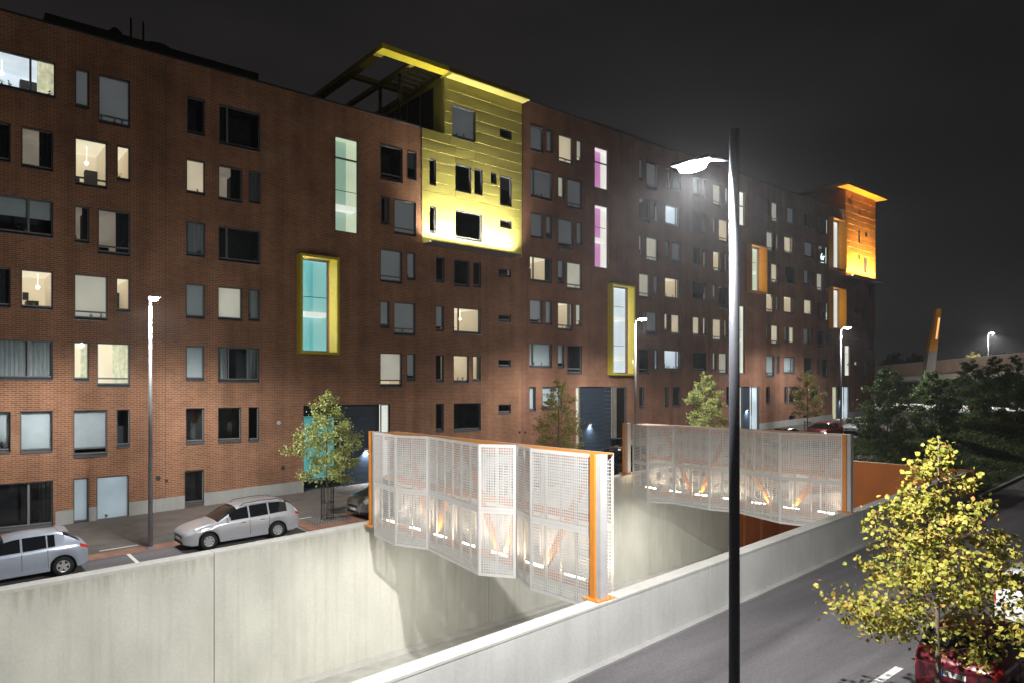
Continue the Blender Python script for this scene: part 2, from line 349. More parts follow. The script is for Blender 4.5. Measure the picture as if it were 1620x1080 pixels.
def sheet(mb, x0, x1, y0, y1, zf, dz=0., nx=1, ny=1):
    for i in range(nx):
        for j in range(ny):
            a, b = x0 + (x1 - x0) * i / nx, x0 + (x1 - x0) * (i + 1) / nx
            c, d = (lambda X: (y0(X) if callable(y0) else y0)), (lambda X: (y1(X) if callable(y1) else y1))
            def P(X, t):
                Y = c(X) + (d(X) - c(X)) * t; return (X, Y, zf(X, Y) + dz)
            mb.quad(P(a, j / ny), P(b, j / ny), P(b, (j + 1) / ny), P(a, (j + 1) / ny))
    return mb

def leaf_cloud(mb, pts, size, rnd, hexa=False):
    V, F = mb.v, mb.f
    for (x, y, z) in pts:
        s = size * rnd.uniform(.65, 1.25)
        d = Vector((rnd.gauss(0, 1), rnd.gauss(0, 1), rnd.gauss(-.5, .7))).normalized()
        w = d.cross(Vector((rnd.gauss(0, 1), rnd.gauss(0, 1), rnd.gauss(0, 1)))).normalized(); nn = d.cross(w)
        c = Vector((x, y, z)); k = len(V)
        if hexa:
            for a, b_, e in ((0, 0, 0), (.28, .46, .10), (.68, .40, .12), (1, 0, 0), (.68, -.40, .12), (.28, -.46, .10)): V.append(tuple(c + d * (a * s) + w * (b_ * s) + nn * (e * s)))
            F.append((k, k + 1, k + 2, k + 3)); F.append((k, k + 3, k + 4, k + 5))
        else:
            for a, b_, e in ((0, 0, 0), (.5, .42, .12), (1, 0, 0), (.5, -.42, .12)): V.append(tuple(c + d * (a * s) + w * (b_ * s) + nn * (e * s)))
            F.append((k, k + 1, k + 2)); F.append((k, k + 2, k + 3))

# ------------------------------------------------------------------ lie of the land
YL, YR = 36.0, 36.0                        # planes of the left and the right wing of the building
XS, XE = 31.0, 86.1                        # where the right wing starts and ends
def zs(X): return .80 + .034 * (min(X, 92) - 2.3)
def z_street(X, Y): return zs(X) - .02 * (36 - Y)
def z_road(X, Y): return .02 + .013 * (X - 18.2)
def y_par(X): return 12.40 + .068 * (X - 18.2)          # outer face of the right parapet
def y_lw(X): return 24.25 + .045 * (X - 1.6)            # inner face of the left retaining wall
def lerp(x, pts):
    if x <= pts[0][0]: return pts[0][1]
    for (a, p), (b, q) in zip(pts, pts[1:]):
        if x <= b: return p + (q - p) * (x - a) / (b - a)
    return pts[-1][1]
LW_TOP = [(-20, .70), (1.6, 1.17), (13.4, 1.48), (30, 2.10), (47.2, 2.30)]
def z_lw(X): return lerp(X, LW_TOP)
def z_par(X): return z_road(X, 0) + 1.50
ZRAMP = -3.9
XH = 47.2                                  # orange headwall at the end of the ramp

g = MB(); g.quad((-400, -900, -6), (690, -900, -6), (690, 900, -6), (-400, 900, -6)); structure(g, 'ground', FARG)
structure(sheet(MB(), -30, 92, 27.0, 31.0, z_street, 0, 12, 2), 'street', ASPH2)
structure(sheet(MB(), -30, 92, lambda X: y_lw(X) + .5, 27.0, z_street, 0, 12, 1), 'parking_lane', ASPH)
structure(sheet(MB(), -30, 92, 31.15, 37.0, z_street, 0, 12, 2), 'sidewalk', SIDEWALK)
structure(sheet(MB(), -30, 92, 31.0, 31.15, z_street, .004, 40, 1), 'sett_strip', SETT)
structure(sheet(MB(), -30, 92, 28.75, 29.55, z_street, .004, 40, 1), 'paver_strip', PAVER)
structure(sheet(MB(), -30, 92, lambda X: 26.9, lambda X: 28.75, z_street, .004, 40, 1), 'parking_bay', ASPH)
structure(sheet(MB(), 12.0, 17.2, 27.0, 28.75, z_street, .008, 4, 1), 'tree_pit_paving', PAVER)
structure(sheet(MB(), -60, 160, -14, lambda X: y_par(X) + .3, z_road, 0, 10, 1), 'road', ASPH)
structure(sheet(MB(), -20, 52, lambda X: y_lw(X) + .55, lambda X: y_par(X) + .25, lambda X, Y: ZRAMP, 0, 4, 1), 'ramp_floor', RAMPF)
def marking(pts, zf, dz=.012, name='road_marking'):
    o = MB().quad(*[(x, y, zf(x, y) + dz) for x, y in pts]).build(name, LINE); o['kind'] = 'structure'; return o
for x in (5.72, 12.05, 18.6, 25.2): marking([(x - .06, 26.9), (x + .06, 26.9), (x + .06, 28.7), (x - .06, 28.7)], z_street)
for x in (-2, 5.0, 12.0, 19, 26): marking([(x, 29.84), (x + 1.3, 29.84), (x + 1.3, 29.95), (x, 29.95)], z_street)
marking([(8, 6.98), (18.3, 6.98), (18.3, 7.17), (8, 7.17)], z_road)

# bank of ground cover between the two roads
def y_kerb(X): return y_par(X) - .35
def z_bank(X, Y):
    t = (Y - y_kerb(X)) / 9.0; t = max(0, min(1, t)); t = t * t * (3 - 2 * t)
    return (z_road(X, Y) + .12) * (1 - t) + (z_street(X, 26) - .02) * t
b = MB(); sheet(b, XH + .35, 150, y_kerb, lambda X: 26.2, z_bank, 0, 50, 14); structure(b, 'planted_bank', SOIL)
k = MB(); n = 60
for i in range(n):
    a, c = XH + .4 + (150 - XH) * i / n, XH + .4 + (150 - XH) * (i + 1) / n - .01
    k.hexa([(a, y_kerb(a) - .16, z_road(a, 0) - .1), (c, y_kerb(c) - .16, z_road(c, 0) - .1), (c, y_kerb(c), z_road(c, 0) - .1), (a, y_kerb(a), z_road(a, 0) - .1),
            (a, y_kerb(a) - .16, z_road(a, 0) + .13), (c, y_kerb(c) - .16, z_road(c, 0) + .13), (c, y_kerb(c), z_road(c, 0) + .13), (a, y_kerb(a), z_road(a, 0) + .13)])
structure(k, 'kerb', KERB)
structure(MB().hexa([(x, y, z) for z in (-.25, 0) for x, y in ((-20, y_par(-20) - .22), (XH, y_par(XH) - .22), (XH, y_par(XH)), (-20, y_par(-20)))]), 'kerb_base', KERB).scale = (1, 1, 1)
kb = bpy.data.objects['kerb_base']
for v in kb.data.vertices: v.co.z = z_road(v.co.x, 0) + (.06 if v.co.z > -.1 else -.2)
p = MB(); p.quad((92, 26.2, zs(92)), (400, 26.2, zs(92)), (400, 240, zs(92)), (92, 240, zs(92))); structure(p, 'forecourt', PLAZA)

# ------------------------------------------------------------------ street lamps
def street_lamp(name, label, X, Y, z0, H, arm, dirv, pm, r0, r1, power, stub=0., group=None, spread=166, fill=.06):
    t = thing(name, label, 'street lamp', (X, Y, z0), group=group)
    pole = MB().tube((X, Y, z0), (X, Y, z0 + H + stub), r0, r1, 16).build('pole', pm, t, True)
    MB().tube((X, Y, z0), (X, Y, z0 + .06), r0 * 1.9, r0 * 1.7, 16).build('base_flange', pm, t)
    dx, dy = dirv; e = (X + dx * arm, Y + dy * arm, z0 + H + .02)
    MB().tube((X, Y, z0 + H - .08), e, .035, .03, 10).build('arm', pm, t, True)
    L, W = .70, .36
    c = Vector((e[0] + dx * L * .45, e[1] + dy * L * .45, z0 + H + .03)); d = Vector((dx, dy, 0)); s = Vector((-dy, dx, 0))
    def P(u, v, w): return tuple(c + d * u + s * v + Vector((0, 0, w)))
    h = MB()
    h.hexa([P(-L / 2, -W * .3, 0), P(-L / 2, W * .3, 0), P(L / 2, W * .5, 0), P(L / 2, -W * .5, 0)][::-1] + [P(-L / 2, -W * .25, .07), P(-L / 2, W * .25, .07), P(L / 2, W * .4, .06), P(L / 2, -W * .4, .06)][::-1])
    h.tube(P(-L * .1, 0, .06), P(-L * .1, 0, .10), .05, .04, 10)
    hd = h.build('lamp_head', pm, t)
    l = MB()
    pr = [(.28 * math.cos(i * math.pi / 10), .165 * math.sin(i * math.pi / 10)) for i in range(20)]
    l.v = [P(u + .04, v, -.006) for u, v in pr] + [P(u * .82 + .04, v * .82, -.085) for u, v in pr] + [P(.04, 0, -.125)]
    for i in range(20):
        j = (i + 1) % 20; l.f.append((i, j, 20 + j, 20 + i)); l.f.append((20 + i, 20 + j, 40))
    l.build('lens', LENS, hd, True)
    li = bpy.data.lights.new('lamp_light', 'SPOT'); li.spot_size = R(spread); li.spot_blend = .55; li.shadow_soft_size = .12; li.energy = power; li.color = (1.0, .97, .93)
    li.use_nodes = True; ln, ll = li.node_tree.nodes, li.node_tree.links      # road optics: weaker straight down, stronger to the sides
    em = next(n_ for n_ in ln if n_.type == 'EMISSION'); tcn = ln.new('ShaderNodeTexCoord'); sx = ln.new('ShaderNodeSeparateXYZ'); ab = ln.new('ShaderNodeMath'); ab.operation = 'ABSOLUTE'
    mrn = ln.new('ShaderNodeMapRange'); mrn.inputs[1].default_value = .35; mrn.inputs[2].default_value = .95; mrn.inputs[3].default_value = 1.25; mrn.inputs[4].default_value = .42
    ll.new(tcn.outputs['Normal'], sx.inputs[0]); ll.new(sx.outputs['Z'], ab.inputs[0]); ll.new(ab.outputs[0], mrn.inputs[0]); ll.new(mrn.outputs[0], em.inputs['Strength'])
    lo = bpy.data.objects.new('lamp_light', li); COL.objects.link(lo); lo.parent = t
    q = c + Vector((0, 0, -.17)); lo.location = (q.x - X, q.y - Y, q.z - z0)
    l2 = bpy.data.lights.new('scatter_fill', 'POINT'); l2.energy = power * fill; l2.shadow_soft_size = .12; l2.color = (1.0, .97, .93)  # added all-round point light, stands in for scattered light on the upper facade
    o2 = bpy.data.objects.new('scatter_fill', l2); COL.objects.link(o2); o2.parent = t; o2.location = (q.x - X, q.y - Y, q.z - z0 - .14)
    return t
GL = 'street lamps along the parking row'
street_lamp('street_lamp', 'tall pale lamp pole behind the silver cars, leftmost street lamp', 6.55, 29.1, z_street(6.55, 29.1), 9.35, .12, (0, -1), POLE, .085, .05, 6400, group=GL)
street_lamp('street_lamp', 'grey lamp pole rising beside the yellow bay frame near the navy entrance', 34.6, 29.1, z_street(34.6, 29.1), 9.35, .22, (0, -1), POLE, .085, .05, 6400, group=GL)
street_lamp('street_lamp', 'distant lamp pole in front of the amber bay at the far end of the building', 62.6, 29.1, z_street(62.6, 29.1), 9.35, .25, (0, -1), POLE, .085, .05, 6400, group=GL)
street_lamp('street_lamp', 'dark near lamp pole in the foreground with a glaring wide head', 9.665, 6.15, z_road(9.665, 0), 10.6, .42, (0, 1), POLED, .088, .076, 21000, stub=.38, fill=.05)

# ------------------------------------------------------------------ retaining walls of the ramp
def wall_run(mb, x0, x1, ya, yb, zlo, zt, n=1):
    for i in range(n):
        a, c = x0 + (x1 - x0) * i / n, x0 + (x1 - x0) * (i + 1) / n
        lo = zlo if callable(zlo) else (lambda X: zlo)
        mb.hexa([(a, ya(a), lo(a)), (c, ya(c), lo(c)), (c, yb(c), lo(c)), (a, yb(a), lo(a)), (a, ya(a), zt(a)), (c, ya(c), zt(c)), (c, yb(c), zt(c)), (a, yb(a), zt(a))])
    return mb
lw = thing('retaining_wall', 'long pale concrete retaining wall on the far side of the ramp', 'wall', (13, 24.8, ZRAMP))
cuts = [-20, -4.65, 7.47, 19.6, 31.7, 40.6]
for a, c in zip(cuts, cuts[1:]):
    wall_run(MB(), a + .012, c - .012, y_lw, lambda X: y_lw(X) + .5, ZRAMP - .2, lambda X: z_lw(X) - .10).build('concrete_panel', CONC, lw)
    wall_run(MB(), a + .008, c - .008, lambda X: y_lw(X) - .03, lambda X: y_lw(X) + .53, lambda X: z_lw(X) - .098, z_lw).build('coping', CONC_TOP, lw)
wall_run(MB(), -20, 40.5, lambda X: y_lw(X) + .12, lambda X: y_lw(X) + .4, ZRAMP - .2, lambda X: z_lw(X) - .14, 6).build('joint_filler', BLACK, lw)
wall_run(MB(), -20, 40.5, lambda X: y_lw(X) - .32, lambda X: y_lw(X) - .002, ZRAMP - .1, lambda X: ZRAMP + .12, 6).build('ramp_kerb', CONC_TOP, lw)
pw = thing('parapet_wall', 'pale concrete parapet between the ramp and the near road', 'wall', (18, 12.6, 0))
pc = [-20, -9.5, 6.0, 18.2, 30.4, XH]
for a, c in zip(pc, pc[1:]):
    wall_run(MB(), a + .010, c - .010, y_par, lambda X: y_par(X) + .42, lambda X: (ZRAMP - .2), lambda X: z_par(X) - .06).build('concrete_panel', CONC2, pw)
    wall_run(MB(), a + .007, c - .007, lambda X: y_par(X) - .012, lambda X: y_par(X) + .44, lambda X: z_par(X) - .058, z_par).build('coping', CONC_TOP, pw)
wall_run(MB(), -20, XH - .1, lambda X: y_par(X) + .1, lambda X: y_par(X) + .34, ZRAMP - .2, lambda X: z_par(X) - .1, 4).build('joint_filler', PLINTH, pw)
hw = thing('orange_headwall', 'orange painted concrete wall closing the far end of the ramp', 'wall', (XH, 19, ZRAMP))
MB().box(XH, y_par(XH) - .25, ZRAMP - .2, XH + .3, 26.6, 1.93).build('end_panel', ORWALL, hw)
MB().hexa([(40.62, y_lw(40.62) + .12, ZRAMP - .2), (XH - .002, y_lw(XH) + .12, ZRAMP - .2), (XH - .002, y_lw(XH) + .5, ZRAMP - .2), (40.62, y_lw(40.62) + .5, ZRAMP - .2),
           (40.62, y_lw(40.62) + .12, 2.2), (XH - .002, y_lw(XH) + .12, 2.28), (XH - .002, y_lw(XH) + .5, 2.28), (40.62, y_lw(40.62) + .5, 2.2)]).build('side_panel', ORWALL, hw)
for x in (42.3, 44.6): MB().box(x - .06, y_lw(x) + .02, ZRAMP, x + .06, y_lw(x) + .118, 2.1).build('vertical_rib', ORANGE, hw)
MB().box(XH - .03, y_par(XH) - .28, 1.932, XH + .33, 26.6, 1.98).build('coping', ORANGE, hw)

# ------------------------------------------------------------------ the apartment building
ZRL, ZRR = ZC + 15.6, ZC + 19.45            # roof edges of the two wings
ROWS_L = [ZC + z for z in (14.0, 10.98, 7.96, 4.95, 1.96, -1.04, -4.05)]
ROWS_R = [ZC + z for z in (17.90, 14.90, 11.92, 8.93, 5.95, 2.98, 0.0)]
bld = thing('apartment_building', 'long red brick apartment block with yellow and orange clad towers', 'building', (XS, YL, zs(XS)))
def multi(name, quads, mats, parent):
    mb = MB(); idx = []
    for q, mi in quads: mb.quad(*q); idx.append(mi)
    o = mb.build(name, mats[0], parent)
    for m in mats[1:]: o.data.materials.append(m)
    o.data.polygons.foreach_set('material_index', idx); return o
def room(win, X0, X1, Z0, Z1, Y, dep, back, side, ceil, floor=None):
    a, b, c, d = X0, X1, Z0, Z1; f, e = Y + .30, Y + .30 + dep
    return multi('room', [(((a, e, c), (b, e, c), (b, e, d), (a, e, d)), 0), (((a, f, c), (a, e, c), (a, e, d), (a, f, d)), 1), (((b, e, c), (b, f, c), (b, f, d), (b, e, d)), 1),
                          (((a, f, d), (a, e, d), (b, e, d), (b, f, d)), 2), (((a, e, c), (a, f, c), (b, f, c), (b, e, c)), 3)], [back, side, ceil, floor or FURN], win)
def wavy(win, x0, x1, z0, z1, Y, m, name='curtain', amp=.03):
    mb = MB(); n = max(6, int((x1 - x0) / .05)); pv = None
    for i in range(n + 1):
        x = x0 + (x1 - x0) * i / n; y = Y + amp * math.sin(i * 1.9 + random.random())
        p = ((x, y, z0), (x, y, z1))
        if pv: mb.quad(pv[0], p[0], p[1], pv[1])
        pv = p
    return mb.build(name, m, win)
WR = random.Random(31)
def sill_things(w, a, b, c, Y):             # pots, books and lamps standing on the inner window board
    x = a + .12
    while x < b - .15:
        if WR.random() < .33:
            h, r = WR.uniform(.08, .16), WR.uniform(.04, .07)
            pot = MB().tube((x, Y + .185, c), (x, Y + .185, c + h), r * .4, r * .55, 8).build('flower_pot', WR.choice((BLIND, FURN, CURT)), w)
            lf = MB(); leaf_cloud(lf, [(x + WR.gauss(0, .03), Y + .185, c + h + WR.uniform(0, .14)) for _ in range(14)], .07, WR); lf.build('pot_plant', LEAFD, w)
        x += WR.uniform(.2, .5)
def window(X0, X1, Z0, Z1, Y, st, mull=(), trans=None, sill=True, rails=()):
    fw = .055; zb = Z0 + (.10 if sill else 0); ya, yb = Y + .09, Y + .17
    f = MB()
    f.box(X0, ya, zb, X0 + fw, yb, Z1).box(X1 - fw, ya, zb, X1, yb, Z1)
    f.box(X0 + fw, ya, zb, X1 - fw, yb, zb + fw).box(X0 + fw, ya, Z1 - fw, X1 - fw, yb, Z1)
    for u in mull: f.box(X0 + (X1 - X0) * u - .04, ya, zb + fw, X0 + (X1 - X0) * u + .04, yb, Z1 - fw)
    if trans: f.box(X0 + fw, ya - .003, Z0 + trans - .035, X1 - fw, yb - .003, Z0 + trans + .035)
    for r in rails: f.box(X0 + fw, ya + .01, r - .02, X1 - fw, yb - .01, r + .02)
    w = f.build('window', FRAME, bld)
    MB().box(X0 + .001, Y - .012, Z0, X0 + .016, ya - .001, Z1 - .001).box(X1 - .016, Y - .012, Z0, X1 - .001, ya - .001, Z1 - .001).box(X0 + .017, Y - .012, Z1 - .018, X1 - .017, ya - .001, Z1 - .002).build('lining', LINING, w)
    MB().quad((X0 + fw, Y + .13, zb + fw), (X1 - fw, Y + .13, zb + fw), (X1 - fw, Y + .13, Z1 - fw), (X0 + fw, Y + .13, Z1 - fw)).build('pane', GLASS, w)
    if sill:
        MB().hexa([(X0 + .004, Y - .045, Z0 - .045), (X1 - .004, Y - .045, Z0 - .045), (X1 - .004, Y + .16, Z0 - .02), (X0 + .004, Y + .16, Z0 - .02),
                   (X0 + .004, Y - .045, Z0 - .015), (X1 - .004, Y - .045, Z0 - .015), (X1 - .004, Y + .16, Z0 + .098), (X0 + .004, Y + .16, Z0 + .098)]).build('sill', SILL, w)
    a, b, c, d = X0 + .01, X1 - .01, zb + .005, Z1 - .01
    def plane(m, z0=c, z1=d, y=.22, name='blind', x0=a, x1=b): return MB().quad((x0, Y + y, z0), (x1, Y + y, z0), (x1, Y + y, z1), (x0, Y + y, z1)).build(name, m, w)
    if st in 'GBCEF':
        gap = WR.choice((0, 0, 0, .12, .2, .34)) if st in 'GCE' and d - c > 1.0 else 0
        plane({'G': BLINDG, 'F': BLINDF, 'B': BLIND, 'C': BLINDL, 'E': BLINDL2}[st], c + gap)
        if gap:
            if st == 'G': room(w, a, b, c, d, Y, .9, DARKROOM, DARKROOM, DARKROOM)
            else: room(w, a, b, c, d, Y, 1.4, WARM, WARM2, WARMC)
            MB().box(a, Y + .205, c + gap - .03, b, Y + .225, c + gap).build('blind_rail', SILL, w)
        sill_things(w, a, b, c, Y); return w
    if st == 'H':
        z = Z0 + (trans or .35); plane(BLIND, z); room(w, a, b, c, d, Y, .9, DARKROOM, DARKROOM, DARKROOM); return w
    if st == 'P':                           # blind down, lit strip underneath
        z = Z0 + (trans or .35); plane(BLINDL, z, d); room(w, a, b, c, d, Y, 1.2, WARM, WARM2, WARMC); return w
    if st == 'D':
        room(w, a, b, c, d, Y, 1.1, DARKROOM, DARKROOM, DARKROOM)
        if random.random() < .4: wavy(w, a, a + (b - a) * .25, c, d, Y + .26, CURTD)
        return w
    if st == 'N':
        room(w, a, b, c, d, Y, .9, DARKROOM, DARKROOM, DARKROOM); q = WR.random(); sill_things(w, a, b, c, Y)
        if q < .30: wavy(w, a, b, c, d, Y + .25, CURT, amp=.02)
        elif q < .60:
            for x0, x1 in ((a, a + (b - a) * WR.uniform(.15, .4)), (b - (b - a) * WR.uniform(.15, .35), b)): wavy(w, x0, x1, c, d, Y + .25, WR.choice((CURT, CURTD, BLIND)), amp=.025)
        elif q < .82:
            k = MB(); n = int((d - c) / .055); lo_ = WR.choice((0, 0, .3))
            for i in range(n):
                z = c + (d - c) * (i + .5) / n
                if z > c + lo_ * (d - c): k.quad((a, Y + .20, z - .014), (b, Y + .20, z - .014), (b, Y + .235, z + .014), (a, Y + .235, z + .014))
            k.build('venetian_blind', CURT, w)
        else: plane(BLIND, c + (d - c) * WR.uniform(.35, .8), d)
        return w
    if st == 'M':
        room(w, a, b, c, d, Y, 2.0, DIM, DARKROOM, DIM); wavy(w, b - (b - a) * .42, b, c, d, Y + .27, CURTD)
        MB().box(a + (b - a) * .1, Y + 1.6, c, a + (b - a) * .55, Y + 2.1, c + .45).build('furniture', FURN, w); return w
    if st == 'Y':
        room(w, a, b, c, d, Y, 1.6, WARMC, WARM, WARMC); wavy(w, a + (b - a) * .5, b, c, d, Y + .27, CURTL); return w
    if st == 'W':
        room(w, a, b, c, d, Y, 2.4, COOL, COOL2, COOL)
    else:
        room(w, a, b, c, d, Y, 2.4, WARM, WARM2, WARMC)
    wd = b - a; sill_things(w, a, b, c, Y)
    q = random.random()
    if q < .7: MB().box(a + wd * random.uniform(.0, .3), Y + 1.5, c, a + wd * random.uniform(.45, .95), Y + 2.3, c + random.uniform(.3, .55)).build('furniture', FURN, w)
    if wd > .6 and random.random() < .6:
        lx = a + wd * random.uniform(.25, .75); lz = c + (d - c) * .62; k = MB()
        k.lathe_y([(.001, -.1), (.05, -.085), (.085, -.03), (.085, .03), (.05, .085), (.001, .1)], (lx, Y + 1.2, lz), 10)
        k.tube((lx, Y + 1.2, lz + .08), (lx, Y + 1.2, d), .006, .006, 5); k.build('pendant_lamp', PENDANT, w, True)
    if random.random() < .35: wavy(w, b - wd * .2, b, c, d, Y + .27, random.choice([CURT, CURTD, CURTL]))
    if wd > .5 and WR.random() < .6: MB().box(a + wd * WR.uniform(.5, .7), Y + 2.2, c, b - .02, Y + 2.62, c + (d - c) * WR.uniform(.5, .85)).build('bookcase', WR.choice((FURN, CURTD, DIM)), w)
    if wd > .8 and random.random() < .5: MB().box(a + wd * .25, Y + 2.63, c + .5, a + wd * .45, Y + 2.66, c + .85).build('picture', CURTD, w)
    return w

HOLES = {'L': [], 'R': []}
def place(wing, x0, x1, yt, yb, st, opt='', snap=True, sill=True, rails=()):
    Y = YL if wing == 'L' else YR
    X0, X1 = on_facade(x0, Y), on_facade(x1, Y); d = depth((X0 + X1) / 2, Y)
    Z1 = zat(yt, d); h = (yb - yt) * d / FPX
    if snap:
        r = min(ROWS_L if wing == 'L' else ROWS_R, key=lambda z: abs(z - Z1))
        if abs(r - Z1) < .55: Z1 = r
        h = round(h * 20) / 20
    Z0 = Z1 - h
    mull = {'m': (.72,), 'n': (.2,), 'o': (.78,)}.get(opt[:1], ()) if opt else ()
    trans = .36 if 't' in opt else None
    w = window(X0, X1, Z0, Z1, Y, st, mull, trans, sill, rails)
    HOLES[wing].append((X0, X1, Z0 - .02 if sill else Z0, Z1))
    return w, (X0, X1, Z0, Z1)
LEFT = [  # photo columns and rows of the openings, one line per storey
 (-60, 88, 102, 161, 'W', 'm'), (119, 141, 114, 174, 'G', ''), (156, 205.6, 124.5, 199, 'G', 't'), (296, 324.6, 158.7, 215, 'D', ''), (347, 411.7, 171, 232, 'D', 'n'),
 (-60, 17, 200, 262, 'M', ''), (33.7, 84, 205, 268, 'M', ''), (118.5, 170, 222, 296, 'L', 't'), (185, 206, 235, 291, 'L', ''), (295, 324.6, 257, 310, 'E', ''), (346, 383, 266, 319, 'M', ''), (394, 412, 275, 324, 'N', ''),
 (-60, 84, 322, 380, 'N', 'm'), (118, 141, 329, 386, 'M', ''), (155, 206, 334, 404, 'M', 't'), (295, 324.6, 353, 406, 'N', ''), (346, 411.7, 361, 415, 'N', 'n'),
 (-60, 17, 423, 486, 'M', ''), (33, 84, 427, 488, 'L', ''), (117.5, 170.5, 434.6, 505, 'C', 't'), (184, 206, 440, 494, 'L', ''), (294, 324, 449, 502, 'B', ''), (345, 383, 454.6, 506, 'C', ''), (393, 411, 458, 508, 'B', ''),
 (-60, 84, 537, 599, 'N', 'm'), (116.5, 141, 540, 600, 'Y', ''), (153.5, 205.6, 541.5, 610, 'Y', 't'), (294, 323, 545, 599, 'B', ''), (345, 410, 547, 601, 'N', 'n'),
 (-60, 17, 649, 714, 'B', ''), (32, 83.5, 648, 712, 'B', ''), (116, 170, 647, 720, 'H', 't'), (184, 205.6, 645.5, 704, 'D', ''), (294, 323, 643, 698, 'D', ''), (345, 381.6, 642, 696, 'D', ''), (393, 409.6, 641, 695, 'D', ''),
 (-60, 84, 763, 836, 'N', 'm'), (116, 140, 759, 831, 'F', ''), (152.7, 204, 754, 826, 'F', ''), (292, 322.7, 745.7, 800, 'D', ''),
 (602.5, 637, 236, 290, 'D', 't'), (644.7, 659, 243, 286, 'N', ''), (603, 616, 316, 358, 'N', ''), (623.7, 658, 320, 373, 'G', 't'), (602, 636, 397, 449, 'G', 't'), (644, 657, 401, 443, 'G', ''),
 (601.6, 616, 477, 519, 'G', ''), (623.5, 657, 479, 530, 'G', 't'), (601.6, 636, 558, 611, 'P', 't'), (643.6, 657, 559, 602, 'G', ''),
 (690, 703, 408, 448, 'D', ''), (718.6, 742.7, 412, 453, 'D', ''), (748.7, 761, 415, 455, 'D', ''), (689.5, 702, 484, 524, 'G', ''), (718, 760.6, 488, 528, 'L', 'n'),
 (689.5, 702, 561, 603, 'D', ''), (717.5, 742, 561, 603, 'L', ''), (748, 760.6, 563, 603, 'L', ''), (689.6, 702, 636, 680, 'D', ''), (718, 760.6, 635.4, 679, 'D', '')]
for w in LEFT: place('L', *w)
for yt, yb in ((425, 438), (497.5, 509), (568, 580), (639, 653)): place('L', 788.7, 808, yt, yb, 'D', '', False)
YWIN = [(679, 689.4, 251.6, 293, 'D'), (720, 745, 262, 304, 'N'), (750, 763, 268, 308, 'D'), (776, 785, 274, 291, 'D'), (790.5, 809, 279.5, 326, 'N'), (790.5, 809, 206, 219, 'D'),
        (679, 689.4, 327, 369, 'D'), (720, 762, 336, 380, 'N'), (790.5, 809, 349, 361, 'D'), (715, 752, 171, 221, 'G')]
for w in YWIN: place('L', *w, '', False, True)
